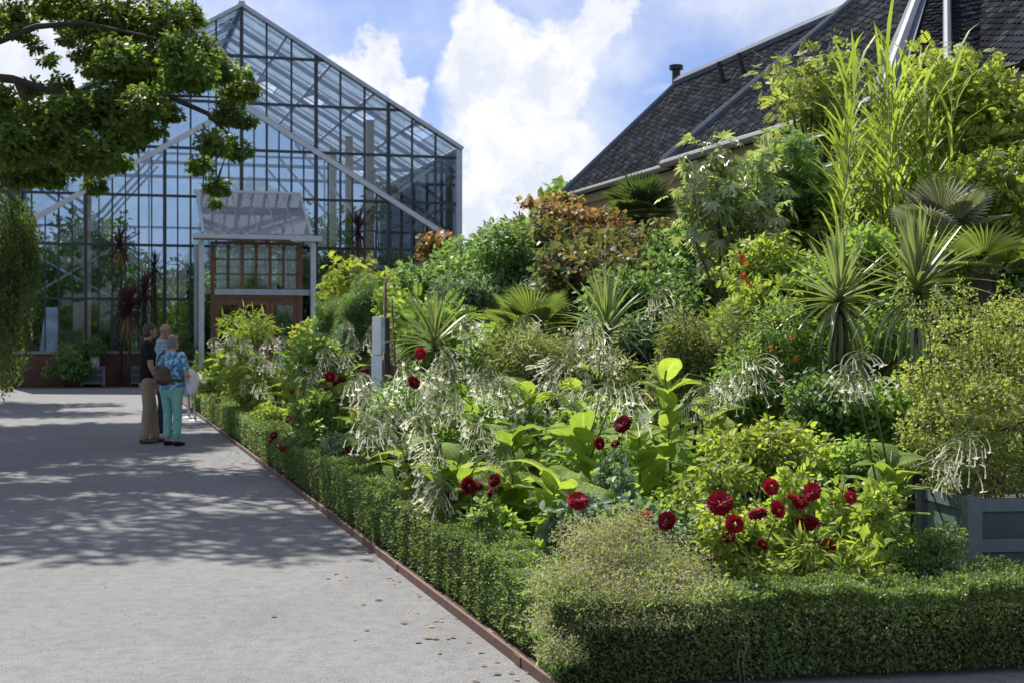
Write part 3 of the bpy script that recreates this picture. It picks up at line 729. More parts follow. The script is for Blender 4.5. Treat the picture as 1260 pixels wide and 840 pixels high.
# ------------------------------------------------------------------ clipped box hedge
def hedge_chunk(L, wd, ht, n, size, seed):
    g_ = np.random.default_rng(seed)
    a = np.array([ht*L, ht*L, wd*L]); f = g_.choice(3, n, p=a/a.sum()); ed = g_.random(n) < .16
    x = g_.uniform(-.02, L+.02, n); y = g_.uniform(0, wd, n); z = g_.uniform(.03, ht, n)
    dep = np.abs(g_.normal(0, .028, n))
    bump = .016*np.sin(x*6.283+seed)+.014*np.sin(x*18.85+2*seed)+.012*np.sin(y*17+x*5)
    out = np.zeros((n, 3))
    y = np.where(f == 0, dep-.012+bump*.35, np.where(f == 1, wd-dep+bump*.35, y)); z = np.where(f == 2, ht-dep+bump+np.abs(g_.normal(0, .012, n)), z)
    # rounded shoulders
    y = np.where(ed, np.where(g_.random(n) < .5, np.abs(g_.normal(0, .03, n))-.01, wd-np.abs(g_.normal(0, .03, n))+.01), y); z = np.where(ed, ht-np.abs(g_.normal(0, .03, n))+bump, z)
    out[:, 1] = np.where(f == 0, -1, np.where(f == 1, 1, 0)); out[:, 2] = np.where(f == 2, 1, .15)
    pos = np.stack([x, y, z], 1)
    ax = out*.55+nrm(g_.normal(size=(n, 3)))*.8+np.array([0, 0, .25]); no = out*.3+np.array([0, 0, .6])+nrm(g_.normal(size=(n, 3)))*.55
    return leaf_mesh('box_leaves', L_box, 'oval', pos, ax, no, g_.uniform(size[0], size[1], n), 1.15)
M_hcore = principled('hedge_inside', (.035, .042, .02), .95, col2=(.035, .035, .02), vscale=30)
def hedge(name, label, org, along, across, count, L, wd, ht, near, group):
    t = thing(name, label, 'hedge', org, group)
    along = Vector(along).normalized(); across = Vector(across).normalized()
    rot = Matrix((along, across, Vector((0, 0, 1)))).transposed().to_4x4()
    if along.cross(across).z < 0: pass
    for i in range(count):
        d = near(i); kind = 0 if d < 9 else 1 if d < 15 else 2
        me = CHUNKS[kind][int(rng.integers(0, 4))]
        o = place('foliage', me, t, mtx=Matrix.Translation(along*(i*L))@rot@Matrix.Diagonal((1, 1, rng.uniform(.95, 1.04), 1)))
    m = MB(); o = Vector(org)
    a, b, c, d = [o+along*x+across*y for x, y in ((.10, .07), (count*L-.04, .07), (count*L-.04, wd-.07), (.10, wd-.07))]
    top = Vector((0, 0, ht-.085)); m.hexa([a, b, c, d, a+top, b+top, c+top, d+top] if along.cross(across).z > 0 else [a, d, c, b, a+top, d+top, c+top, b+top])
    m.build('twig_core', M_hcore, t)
    e = o+along*.05+across*(wd/2); r3 = rot.to_3x3(); k = 4200   # leafy end face
    q = np.stack([np.abs(rng.normal(0, .03, k))-.01, rng.uniform(.0, wd, k), rng.uniform(.03, ht, k)], 1)
    out = np.tile([[-1., 0, .15]], (k, 1)); M3 = np.array(r3)
    ax = out*.55+rnd_dir(k)*.8+np.array([0, 0, .25]); no = out*.3+np.array([0, 0, .6])+rnd_dir(k)*.55
    place('foliage', leaf_mesh('box_leaves', L_box, 'oval', q@M3.T, ax@M3.T, no@M3.T, rng.uniform(.012, .021, k), 1.15), t)
HT, HWD = .405, .34
CHUNKS = [[hedge_chunk(1., HWD, HT, n, s, 4*q+i) for i in range(4)] for q, (n, s) in enumerate(((21000, (.013, .023)), (8000, (.018, .03)), (3600, (.025, .04))))]
hedge('box_hedge', 'long clipped box hedge running along the rusty path edging', WV(EDGE+.10, 6.24, 0), V, U, 26, 1., HWD, HT, lambda i: 6.3+i, 'clipped box hedges')
fa = (Vector((2.75, 6.82, 0))-Vector((.20, 6.37, 0))).normalized()
hedge('box_hedge', 'short clipped box hedge across the front of the flower bed, facing the viewer', (.20, 6.37, 0), fa, Vector((-fa.y, fa.x, 0)), 5, 1., HWD, HT-.02, lambda i: 6.5, 'clipped box hedges')

for o in [o for o in COL.objects if o.name.startswith('box_hedge')]:
    long_ = 'long' in o['label']; k = 520 if long_ else 420; al, ac = (V, U) if long_ else (fa, Vector((-fa.y, fa.x, 0)))
    a_ = rng.uniform(0, 20 if long_ else 4.6, k)**1.0; c_ = np.where(rng.random(k) < .35, -.01, rng.uniform(0, HWD, k)); h_ = np.where(c_ < 0, rng.uniform(.1, HT, k), HT-.02)
    b0 = np.array([al*float(x)+ac*float(y)+Vector((0, 0, float(z))) for x, y, z in zip(a_, c_, h_)]); PP, AA = [], []
    lean = nrm(rng.normal(size=(k, 3))*np.array([.5, .5, .2])+np.array([0, 0, 1.])-np.where(c_ < 0, .9, 0)[:, None]*np.array(ac)); L = rng.uniform(.03, .10, k)
    for j in range(9): PP.append(b0+lean*(L*j/8)[:, None]); AA.append(lean*.5+rnd_dir(k)*.8)
    PP = np.concatenate(PP); AA = np.concatenate(AA)
    place('shoots', leaf_mesh('shoots', L_box, 'oval', PP, AA, rnd_dir(len(PP))+np.array([0, 0, .6]), rng.uniform(.014, .024, len(PP)), 1.1), o)
    k = 900; a_ = rng.choice([.9, 1.7, 3.1, 5.2, 8.4, 2.4], k)*(1 if long_ else .8)+rng.normal(0, .05, k); z = rng.uniform(.05, .36, k)
    b0 = np.array([al*float(x)+ac*float(-.012+abs(rng.normal(0, .012)))+Vector((0, 0, float(q))) for x, q in zip(a_, z)])
    place('dry_leaves', leaf_mesh('dry_leaves', L_dead, 'oval', b0, rnd_dir(k), rnd_dir(k)+np.array([0, 0, .5]), rng.uniform(.010, .018, k)), o)

# bare dead twigs in the front hedge
t = thing('dead_twig', 'bare tan dead twigs sticking out of the front hedge face', 'twig', G(912, 6.6))
for q in range(2):
    x = 911+q*5.5; m = MB(); a = P(x, 838, 6.56); m.tube([a, P(x+rng.uniform(-6, 6), 815, 6.52), P(x+rng.uniform(-9, 9), 798-q*9, 6.50)], [.005, .004, .002], 5); m.build('twig', M_cane, t)
foliage(t, [(*P(913, 795, 6.54),   .035, .02, .12)], 130, L_dead, 'oval', (.012, .024))

# ------------------------------------------------------------------ tobacco plants (large leaves, drooping white trumpets)
def nic_leaf(seed):
    g_ = np.random.default_rng(seed); nx, ny = 6, 10; vs = []; fs = []
    for j in range(ny+1):
        t = j/ny; w = .30*math.sin(PI*min(1, t*.93+.05)**.80)*(1-.12*t)+.012
        if j == ny: w = .004
        for i in range(nx+1):
            s = (i/nx-.5)*2
            y = t-.06*s*s; z = .16*math.sin(t*2.2)-.38*t*t+.30*w*abs(s)+.028*math.sin(9*t+2.2*s*3+seed)*abs(s)+g_.normal(0, .004)
            vs.append((w*s*(1+.05*math.sin(13*t+seed)), y*.98, z))
    for j in range(ny):
        for i in range(nx): a = j*(nx+1)+i; fs.append((a, a+1, a+nx+2, a+nx+1))
    m = MB(); m.add(vs, fs); return m.mesh('leaf', L_nic, smooth=True)
NLEAF = [nic_leaf(s) for s in range(5)]
def trumpets(seed, dens, spread):
    """loose umbel of hanging tubular flowers with pale star mouths; green pedicels and buds at the crown"""
    g_ = np.random.default_rng(seed); m = MB(); b = MB()
    for i in range(dens):
        az = i*2.4+g_.normal(0, .35); r = g_.uniform(.03, .10)*spread
        o = Vector((g_.normal(0, .012), g_.normal(0, .012), g_.uniform(-.16, .02)))
        p = o; d = Vector((math.cos(az), math.sin(az), g_.uniform(.0, .9))).normalized(); pts = [p]
        for q in range(3): d = (d+Vector((g_.normal(0, .12), g_.normal(0, .12), -.30))).normalized(); p = p+d*r/3; pts.append(p)
        b.tube(pts, [.0018, .0016, .0018, .0036], 4)
        L = g_.uniform(.06, .115); tp = [p]; sag = g_.uniform(.12, .55)
        for q in range(4): d = (d+Vector((g_.normal(0, .07), g_.normal(0, .07), -sag))).normalized(); p = p+d*L/4; tp.append(p)
        b.tube(tp[:2], [.0042, .0034], 5); age = g_.random()
        m.tube(tp[1:], [.0030, .0026, .0028, .0044], 5)
        if age < .78:
            t = d; s_ = t.cross(Vector((.3, .2, 1))).normalized(); q_ = t.cross(s_); R_ = g_.uniform(.016, .026); ph = g_.uniform(0, 1.2)
            ring = [p+(s_*math.cos(PI*k/5+ph)+q_*math.sin(PI*k/5+ph))*(R_*g_.uniform(.85, 1.1) if k % 2 == 0 else R_*.42)+t*(g_.uniform(-.004, .007) if k % 2 == 0 else .001) for k in range(10)]
            m.add([p-t*.002]+ring, [(0, 1+k, 1+(k+1) % 10) for k in range(10)])
    for i in range(26):
        az = g_.uniform(0, 6.28); d = Vector((math.cos(az)*.8, math.sin(az)*.8, g_.uniform(-.1, 1))).normalized(); o = Vector((0, 0, g_.uniform(-.12, .02))); a = o+d*.03; L = g_.uniform(.02, .06)
        b.tube([o, a, a+d*L+Vector((0, 0, -.012))], [.0016, .0022, .0046], 5)
    for i in range(5):      # small bracts
        az = g_.uniform(0, 6.28); d = Vector((math.cos(az), math.sin(az), .3)); o = Vector((0, 0, g_.uniform(-.15, 0))); s_ = Vector((-math.sin(az), math.cos(az), 0))*.009; L = g_.uniform(.03, .06)
        b.add([o, o+d*L*.5+s_, o+d*L+Vector((0, 0, -.01)), o+d*L*.5-s_], [(0, 1, 2), (0, 2, 3)])
    return m.mesh('trumpets', L_white), b.mesh('flower_head', L_bud)
HEADS = [trumpets(40+i, (18, 26, 34, 44, 30, 52, 38)[i], (1.1, 1.3, 1.0, 1.35, .8, 1.2, 1.5)[i]) for i in range(7)]
def tobacco(label, px, y, heads, nleaf, lsize, ztop, group='white-flowered tobacco plants', zlow=.05, hscale=1.0, toward=None):
    y1 = behind_hedge(px-8, y); sc_ = y1/y; y = y1; ztop = ztop if sc_ == 1 else EYE-(EYE-ztop)*sc_; lsize = tuple(q*sc_*1.18 for q in lsize); nleaf += 3; ztop = max(.5, ztop)
    base = G(px, y); t = thing('tobacco_plant', label, 'plant', base, group)
    H = max(ztop, .5)
    m = MB(); lean = Vector((rng.normal(0, .06), rng.normal(0, .06), 0)); tip = base+lean+Vector((0, 0, H))
    m.tube([base, base.lerp(tip, .5)+Vector((.02, 0, 0)), tip], [.014, .011, .006], 7); m.build('stalk', M_stem, t, smooth=True)
    for i in range(nleaf):
        f = (i+.5)/nleaf; z = zlow+(H*.96-zlow)*f**.9; L = (lsize[1]+(lsize[0]-lsize[1])*f)*rng.uniform(.85, 1.15)
        az = i*2.39996+rng.normal(0, .3)
        if z < .5 and U.dot(base) < EDGE+1.0 and (-math.sin(az)*U.x+math.cos(az)*U.y) < -.25: az += PI   # none grows out through the hedge
        tilt = rng.uniform(.10, .65)+.25*f
        o = base.lerp(tip, z/H)-base
        rot = Euler((tilt, rng.normal(0, .22), az), 'XYZ').to_matrix().to_4x4()
        place('leaf', NLEAF[int(rng.integers(0, 5))], t, mtx=Matrix.Translation(o)@rot@Matrix.Diagonal((L, L, L, 1)))
    heads = [(a, b, 1.) for a, b in heads]
    heads += [(a+rng.choice([-1, 1])*rng.uniform(12, 30), b+rng.uniform(-8, 38), .72) for a, b, _ in heads]
    for (hx, hy, hsc) in heads:
        e = P(hx, hy, y+rng.uniform(-.25, .25)); s = base.lerp(tip, rng.uniform(.6, .9)); mid = s.lerp(e, .55)+Vector((0, 0, .10))
        m = MB(); m.tube([s, mid, e+Vector((0, 0, .03))], [.007, .005, .003], 5); m.build('flower_stalk', M_stem, t, smooth=True)
        k = int(rng.integers(0, 7)); rz = rng.uniform(0, 6.28); sc = rng.uniform(.8, 1.1)*1.12*hscale*hsc
        mt = Matrix.Translation(e-base)@Euler((rng.normal(0, .25), rng.normal(0, .25), rz)).to_matrix().to_4x4()@Matrix.Diagonal((sc, sc, sc, 1))
        hd = place('flower_head', HEADS[k][1], t, mtx=mt); tag(place('trumpets', HEADS[k][0], hd), kind='stuff')
    return t
# nearest first
tobacco('tobacco plant with broad lime leaves hanging over the box hedge, drooping white trumpets in front', 556, 8.7, [(545, 592), (520, 512), (590, 520)], 15, (.24, .46), .75)
tobacco('leafiest tobacco plant just left of the beige airy flower tuft, without any blossom', 668, 8.1, [], 17, (.26, .48), .80)
tobacco('tobacco plant with big upright leaves behind the middle dark red dahlias', 728, 8.9, [(772, 478)], 15, (.26, .42), 1.05)
tobacco('tall tobacco plant with glowing paddle leaves in the middle of the bed', 826, 9.3, [(870, 470)], 15, (.24, .38), 1.40)
tobacco('tobacco plant beside the blue-grey planter, one white flower head leaning over it', 1066, 8.0, [(1056, 436), (1190, 535)], 14, (.20, .34), .95)
tobacco('tobacco plant with crowded white flower heads left of the glowing paddle leaves', 640, 10.4, [(612, 470), (690, 445), (655, 500), (720, 475)], 15, (.24, .40), 1.25)
tobacco('tobacco plant with tall white heads standing left of the stiff yucca-like tuft', 575, 11.8, [(570, 398), (552, 450), (598, 452)], 12, (.22, .36), 1.2)
tobacco('tobacco plant in front of the white display post, cream heads hanging low', 487, 11.6, [(438, 462), (500, 452), (520, 480), (470, 505)], 12, (.2, .36), 1.0)
tobacco('tobacco plant at the hedge with low white heads and shaded leaves', 512, 10.0, [(500, 545), (452, 515), (560, 490)], 13, (.22, .38), .8)
tobacco('tobacco plant with three white heads against dark ferny shrubs', 665, 12.6, [(640, 398), (662, 412), (695, 420)], 10, (.22, .34), 1.3)
tobacco('tobacco plant with large white head near the centre of the bed', 735, 11.6, [(728, 392), (752, 430), (705, 432)], 12, (.22, .36), 1.35)
tobacco('slim tobacco plant with single high white head before the silver-leaved tree', 808, 13.2, [(808, 358)], 9, (.2, .32), 1.6)
tobacco('tobacco plant with faded arching heads below the silver-leaved tree', 862, 12.4, [(858, 395), (880, 425)], 9, (.2, .3), 1.3)
tobacco('tobacco plant with pale heads left of the white display post', 415, 16.0, [(400, 430), (385, 455), (455, 405)], 12, (.28, .42), 1.1)
tobacco('tobacco plant with white heads right of the bright lime bush', 362, 19.5, [(350, 415), (372, 430), (340, 440)], 12, (.3, .45), 1.3)
tobacco('tobacco plant with white heads between porch and dahlias', 318, 22.0, [(300, 420), (330, 415), (322, 438)], 12, (.3, .45), 1.3)
tobacco('farthest tobacco plant, next to the two steel barrier posts', 272, 25.5, [(262, 418), (285, 412), (275, 436)], 11, (.3, .42), 1.3)
tobacco('tobacco plant with blue-white heads beside the dark olive shrub', 420, 18.5, [(428, 398), (405, 415), (412, 440)], 11, (.28, .4), 1.4)
tobacco('tobacco plant with leaves hiding the foot of the white display post', 452, 13.4, [(470, 470)], 12, (.24, .38), .85)

tobacco('leafy flowerless tobacco plant right behind the maroon dahlia heads near the hedge', 622, 9.6, [], 16, (.26, .44), .95)
tobacco('leafy flowerless tobacco plant left of the tall one with glowing paddle leaves', 782, 9.0, [], 16, (.24, .40), 1.05)
tobacco('leafy flowerless tobacco plant right of the tall one with glowing paddle leaves', 868, 9.9, [], 14, (.22, .38), 1.15)
tobacco('leafy tobacco plant behind the crowded white heads, broad pale leaves', 700, 10.8, [(676, 470), (728, 500)], 15, (.24, .40), 1.2)
tobacco('leafy tobacco plant at the hedge between two dahlias, low broad leaves', 560, 9.9, [(600, 560), (530, 590)], 14, (.26, .42), .7)
tobacco('small tobacco plant before the stiff yucca with half-hidden white head', 960, 9.6, [(925, 445)], 10, (.18, .30), 1.0)

# ------------------------------------------------------------------ dahlias
def dahlia_mesh(seed, r=.046, n=88, mat=None):
    g_ = np.random.default_rng(seed); i = np.arange(n)+.5
    ph = np.arccos(1-1.72*i/n); th = PI*(1+5**.5)*i
    d = np.stack([np.cos(th)*np.sin(ph), np.sin(th)*np.sin(ph), np.cos(ph)], 1)
    ax = d*(.75-.9*np.exp(-(ph/.5)**2))[:, None]+np.stack([d[:, 0], d[:, 1], d[:, 2]*0-.12], 1)*.5; no = np.array([0, 0, 1.])*.9-d*.1+g_.normal(0, .1, (n, 3))
    s = r*(.50+.47*np.sin(np.minimum(ph, PI/2)))*g_.uniform(.9, 1.1, n)
    me = leaf_mesh('flower', mat or L_dahl, 'oval', d*np.array([.48, .48, .42])*r, ax, no, s, 1.25)
    return me
DAHL = [dahlia_mesh(i, .036+.006*i, 60+14*i) for i in range(4)]; MARO = [dahlia_mesh(20+i, .034+.006*i, 50+14*i, L_maroon) for i in range(4)]
def dahlia(label, px, y, w, top, flowers, mat, size=(.035, .07), leaf='oval', cover=4., fs=1., group='dark red dahlias'):
    y1 = behind_hedge(px-w*.22, y) if px < 760 else y; fs *= y1/y; y = y1
    base = G(px, y); t = thing('dahlia', label, 'flower', base, group)
    zt = P(px, top, y).z; hw = w/F*y/2; b = []
    for i in range(11):
        b.append((base.x+rng.uniform(-.8, .8)*hw, y+rng.uniform(-.35, .4), rng.uniform(.15, zt*.86), hw*.36, hw*.3, zt*.17))
    A = w/F*y*zt; n = int(min(9000, cover*A/(((size[0]+size[1])/2)**2*AREA[leaf])))
    stems(t, base, b, 7, .009, M_stem, 'stem')
    foliage(t, b, n, mat, leaf, size, up=.6, rand=.6, droop=.2, shell=.1)
    for (fx, fy, *q) in flowers:
        fy_ = y-.30+rng.uniform(-.12, .12) if not q else q[0]
        e = P(fx, fy, fy_); s = Vector((base.x*.4+e.x*.6, (base.y+fy_)/2+.1, zt*.35))
        m = MB(); m.tube([s, s.lerp(e, .6)+Vector((0, .03, .02)), e+Vector((0, .015, -.02))], [.005, .004, .003], 5); m.build('flower_stem', M_stem, t, smooth=True)
        rot = Euler((rng.uniform(.0, 1.45), rng.normal(0, .25), rng.uniform(-1.5, 1.5)), 'XYZ').to_matrix().to_4x4(); sc = fs*.80*rng.uniform(.75, 1.12)
        place('flower', (DAHL if px > 850 or rng.random() < .3 else MARO)[int(rng.integers(0, 4))], t, mtx=Matrix.Translation(e-base)@rot@Matrix.Diagonal((sc, sc, sc*rng.uniform(.75, 1), 1)))
    m = MB()
    for i in range(7):
        q = b[int(rng.integers(0, len(b)))]; e = Vector(q[:3])+Vector((rng.normal(0, .5)*q[3], -.6*q[4], q[5]*rng.uniform(.5, 1.3))); m.tube([e-Vector((rng.normal(0, .02), 0, .16)), e], [.003, .002], 5); m.ball(e+Vector((0, 0, .008)), (.011, .011, .009), 8, 6)
    tag(m.build('bud', M_stem, t), kind='stuff')
    return t
dahlia('dahlia with crowd of crimson pompons before the blue-grey planter', 1000, 7.6, 170, 545, [(985, 617), (999, 604), (994, 642), (975, 611), (1047, 611), (949, 598), (1019, 672)], L_bright, fs=1.05)
dahlia('dahlia with scattered crimson pompons above the front hedge', 905, 7.3, 150, 590, [(932, 631), (939, 669), (904, 644), (896, 660), (870, 690), (886, 618), (958, 626)], L_lime, (.03, .06))
dahlia('low bluish-leaved dahlia right of the beige airy tuft', 800, 7.7, 140, 585, [(792, 637), (820, 640), (776, 632), (711, 615)], L_blue)
dahlia('dahlia with three maroon heads among lime tobacco leaves', 752, 8.5, 70, 560, [(766, 521), (738, 545), (757, 545)], L_blue)
dahlia('dahlia with maroon heads hanging beside overhanging tobacco leaves', 606, 8.3, 90, 600, [(577, 597), (608, 590), (605, 604), (587, 597), (620, 662)], L_mid)
def over_hedge(px, py):
    """distance of a bloom: inside the bed if it shows above the hedge, else leaning out over its top"""
    for ex in (.46, .34, .22, .10, -.03):
        y = behind_hedge(px, 0, ex)
        if EYE-(py-HY)/F*y > .44: break
    return y
FAR = [('dahlia with four red heads left of the white display post', 402, 14.6, 90, 470, [(406, 463), (420, 466), (403, 477), (395, 481), (413, 470), (440, 500)]),
       ('blue-green dahlia with paired red heads beside the long hedge', 396, 13.6, 110, 495, [(383, 506), (393, 500), (388, 541), (402, 549), (431, 552)]),
       ('dahlia with few red heads in front of bright lime leaves', 345, 16.4, 90, 490, [(360, 481), (355, 515), (337, 535), (347, 551), (333, 540), (320, 505)]),
       ('farthest dahlia with dark heads close to the steel barrier posts', 272, 23.0, 60, 455, [(262, 470), (270, 482), (283, 462), (268, 493), (256, 480)]),
       ('dahlia with one dark head under the olive shrub', 500, 14.2, 80, 460, [(517, 435), (510, 470), (448, 455)])]
for q, (lab, px, y, w, top, fl) in enumerate(FAR):
    dahlia(lab, px, y, w, top, [(a, b, over_hedge(a, b)) for a, b in fl], (L_mid, L_blue, L_bright, L_mid, L_blue)[q], (.05, .09), fs=1.1)
# ------------------------------------------------------------------ beige airy tuft at the hedge corner
t = thing('airy_tuft', 'airy beige seed-head tuft spilling over the hedge corner', 'plant', G(765, 6.95))
b = [(*P(px, py, y), r/F*y, r/F*y, r/F*y*.8) for px, py, y, r in ((700, 720, 6.7, 60), (760, 690, 6.9, 70), (820, 700, 6.9, 60), (740, 745, 6.5, 66), (800, 745, 6.55, 70), (870, 745, 6.6, 50), (690, 800, 6.28, 36), (680, 765, 6.45, 40), (720, 665, 7.1, 45), (860, 720, 6.9, 45), (770, 650, 7.1, 40))]
foliage(t, b, 40000, L_beige, 'diamond', (.008, .017), shell=.05, up=.6, rand=.9)
foliage(t, b, 3600, L_mid, 'lance', (.025, .05), shell=.05)
m = MB()
for i in range(160):
    q = b[int(rng.integers(0, len(b)))]; e = Vector(q[:3])+Vector(rng.normal(size=3))*q[3]*.55; s = G(765, 6.95)+Vector((rng.uniform(-.2, .2), rng.uniform(-.15, .15), 0))
    m.tube([s, s.lerp(e, .6)+Vector((0, 0, .06)), e], [.0022, .0016, .001], 4)
tag(m.build('stem', M_cane, t), kind='stuff')
# pale fluffy border plants behind the front hedge
shrub('border_plant', 'small-leaved silvery border plant behind the front hedge', 'plant', 900, 715, 7.05, 190, 70, L_bright, 'oval', (.02, .04), k=14, nst=4, rst=.004, stemm=M_stem)
shrub('border_plant', 'strappy bright green border plant right of the dahlias', 'plant', 1045, 690, 7.15, 130, 90, L_bright, 'lance', (.06, .14), k=10, nst=4, rst=.004, stemm=M_stem, wid=.8)
shrub('box_shrub', 'low dark green box shrub in front of the blue-grey planter', 'shrub', 1150, 690, 7.75, 120, 90, L_box, 'oval', (.018, .03), k=16, nst=4, rst=.008)
shrub('box_shrub', 'dark green box shrub at the foot of the planter, right end', 'shrub', 1230, 712, 7.6, 140, 62, L_box, 'oval', (.018, .03), k=16, nst=4, rst=.008)
# ------------------------------------------------------------------ planter with golden shrub
M_pl = principled('blue_grey_paint', (.16, .19, .22), .55, col2=(.12, .15, .18), vscale=7, bump=.15)
M_pl_sun = principled('panel_sunlit', (.10, .17, .16), .5, col2=(.16, .26, .24), vscale=4, bump=.2)
M_pl_shade = principled('panel_shaded', (.07, .10, .105), .6, col2=(.05, .075, .08), vscale=6, bump=.15)
def planter(label, corner, W_, D_, H, ang, panels=True, group=None):
    """boxed tub: posts, rails and panels are parts; corner = its front left foot"""
    t = thing('planter', label, 'planter', corner, group, rotz=ang)
    for x in (0, W_):
        for y in (0, D_):
            m = MB(); m.box((x-.045, y-.045, 0), (x+.045, y+.045, H)); m.build('post', M_pl, t, bevel=.004)
    for (a, b, ax) in ((0, 0, 'x'), (D_, 0, 'x'), (0, 0, 'y'), (W_, 0, 'y')):
        for z in (.06, H*.50, H-.09):
            m = MB(); s = .025
            if ax == 'x': m.box((.046, a-s, z), (W_-.046, a+s, z+.075))
            else: m.box((a-s, .046, z), (a+s, D_-.046, z+.075))
            m.build('rail', M_pl, t, bevel=.003)
        for z0, z1 in ((.135, H*.5), (H*.5+.075, H-.09)):
            m = MB()
            if ax == 'x': m.box((.046, a-.008, z0), (W_-.046, a+.008, z1))
            else: m.box((a-.008, .046, z0), (a+.008, D_-.046, z1))
            m.build('panel', M_pl_sun if ax == 'y' and a == 0 else M_pl_shade, t)  # sun from the left put into colour: left panels lighter, the rest darker
    m = MB(); m.box((.03, .03, H-.12), (W_-.03, D_-.03, H-.06)); m.build('soil', M_soil, t)
    return t
planter('blue-grey wooden planter with a golden round shrub', G(1196, 8.35), 1.0, .68, .655, R(7))
b = [(*P(px, py, y), r/F*y, r/F*y, r/F*y*.9) for px, py, y, r in ((1180, 490, 8.8, 62), (1240, 460, 8.9, 70), (1150, 530, 8.6, 48), (1200, 560, 8.5, 50), (1260, 540, 8.6, 60), (1140, 470, 8.9, 40), (1180, 420, 9.0, 40), (1240, 405, 9.1, 45), (1290, 450, 8.9, 60), (1130, 560, 8.65, 36), (1220, 590, 8.45, 36), (1290, 590, 8.5, 50), (1170, 585, 8.6, 36), (1215, 500, 8.4, 50))]
t = shrub('golden_shrub', 'round golden-green shrub with tiny leaves in the blue-grey planter', 'shrub', 1215, 0, 8.75, 0, 0, L_yel, 'oval', (.020, .038), cover=3.6, blobs=b, nst=8, rst=.012, nmax=42000, up=.5, shell=.45)
foliage(t, [(q[0], q[1], q[2]+q[5]*.8, q[3]*.8, q[4]*.8, q[5]*.5) for q in b[:9]], 120, L_lilac, 'oval', (.010, .018), name='blossom')
m = MB()
for i in range(26):
    x = rng.uniform(1110, 1270); y0 = rng.uniform(395, 460); m.tube([P(x, y0+40, 8.8), P(x+rng.uniform(-6, 6), y0, 8.8), P(x+rng.uniform(-14, 14), y0-rng.uniform(25, 60), 8.8)], [.003, .0025, .0015], 4)
tag(m.build('sprig', M_stem, t), kind='stuff')
foliage(t, [(*P(x, rng.uniform(360, 400), 8.8), .05, .05, .14) for x in range(1110, 1265, 14)], 1400, L_yel, 'oval', (.014, .026), name='sprig_leaves')
# ------------------------------------------------------------------ spiky plants
def blade(name, mat, droop, w=.024, n=7):
    vs, fs = [], []
    for j in range(n+1):
        t = j/n; ww = w*(1-.15*abs(t-.35))*(1-max(0, t-.55)**1.6*3.2); ww = max(ww, .0015); z = -droop*t**2.2; y = t-.25*droop*t**3
        vs += [(-ww, y, z+ww*.45), (0, y, z), (ww, y, z+ww*.45)]
    for j in range(n):
        a = 3*j; fs += [(a, a+1, a+4, a+3), (a+1, a+2, a+5, a+4)]
    m = MB(); m.add(vs, fs); return m.mesh(name, mat, smooth=True)
BL = [blade('leaf', L_yucca, d, .030) for d in (.02, .12, .3, .55)]
def rosette(t, c, n, L, emin, emax, base, meshes, name='leaf', Lfall=.15):
    for i in range(n):
        f = (i+.5)/n; el = emax+(emin-emax)*f+rng.normal(0, .10); az = i*2.39996+rng.normal(0, .2)
        ln = L*rng.uniform(.85, 1.1)*(1-Lfall*abs(f-.4)); k = min(len(meshes)-1, int(f*len(meshes)+rng.uniform(-.4, .4))) if len(meshes) > 1 else 0
        rot = (Matrix.Rotation(az, 4, 'Z')@Matrix.Rotation(el, 4, 'X'))
        p = Vector(c)-Vector(base)+Vector((0, 0, .10*(.5-f)))
        place(name, meshes[max(0, k)], t, mtx=Matrix.Translation(p)@rot@Matrix.Diagonal((ln*1.0, ln, ln, 1)))
def spiky(name, label, px, y, py, L, n, emin, emax, trunk_r=.045, mats=None, group=None, cat='palm'):
    base = G(px, y); c = P(px, py, y); t = thing(name, label, cat, base, group)
    m = MB(); m.tube([base, base.lerp(c, .5)+Vector((.03, 0, 0)), c], [trunk_r*1.2, trunk_r, trunk_r*.9], 9); m.build('trunk', M_bark, t, smooth=True)
    rosette(t, c, n, L, emin, emax, base, mats or BL)
    if emin < -.5: rosette(t, c-Vector((0, 0, .10)), 34, L*.92, -1.5, -1.0, base, BL[1:])
    return t
spiky('yucca', 'stiff yucca with long drooping lower blades between reeds and golden shrub', 1032, 10.6, 372, .58, 100, -1.35, 1.5)
spiky('yucca', 'bright upright yucca rosette with glossy blades above the golden shrub', 1128, 10.2, 358, .60, 100, -.55, 1.5)
def fan(name, mat, n, L, spread, w=.02, fold=.25):
    vs, fs = [], []
    for i in range(n):
        a = (i/(n-1)-.5)*spread; ca, sa = math.cos(a), math.sin(a); ln = L*(1-.16*abs(a/spread*2)**2)
        for (x, y, z) in ((-.003, 0, 0), (.003, 0, 0), (-w, ln*.55, .02), (0, ln*.55, -.012), (w, ln*.55, .02), (0, ln, -.10*ln)):
            vs.append((x*ca+y*sa, y*ca-x*sa, z+fold*ln*abs(sa)*(y/ln)*.35))
        b = len(vs)-6; fs += [(b, b+1, b+3), (b, b+3, b+2), (b+1, b+4, b+3), (b+2, b+3, b+5), (b+3, b+4, b+5)]
    m = MB(); m.add(vs, fs); return m.mesh(name, mat, smooth=False)
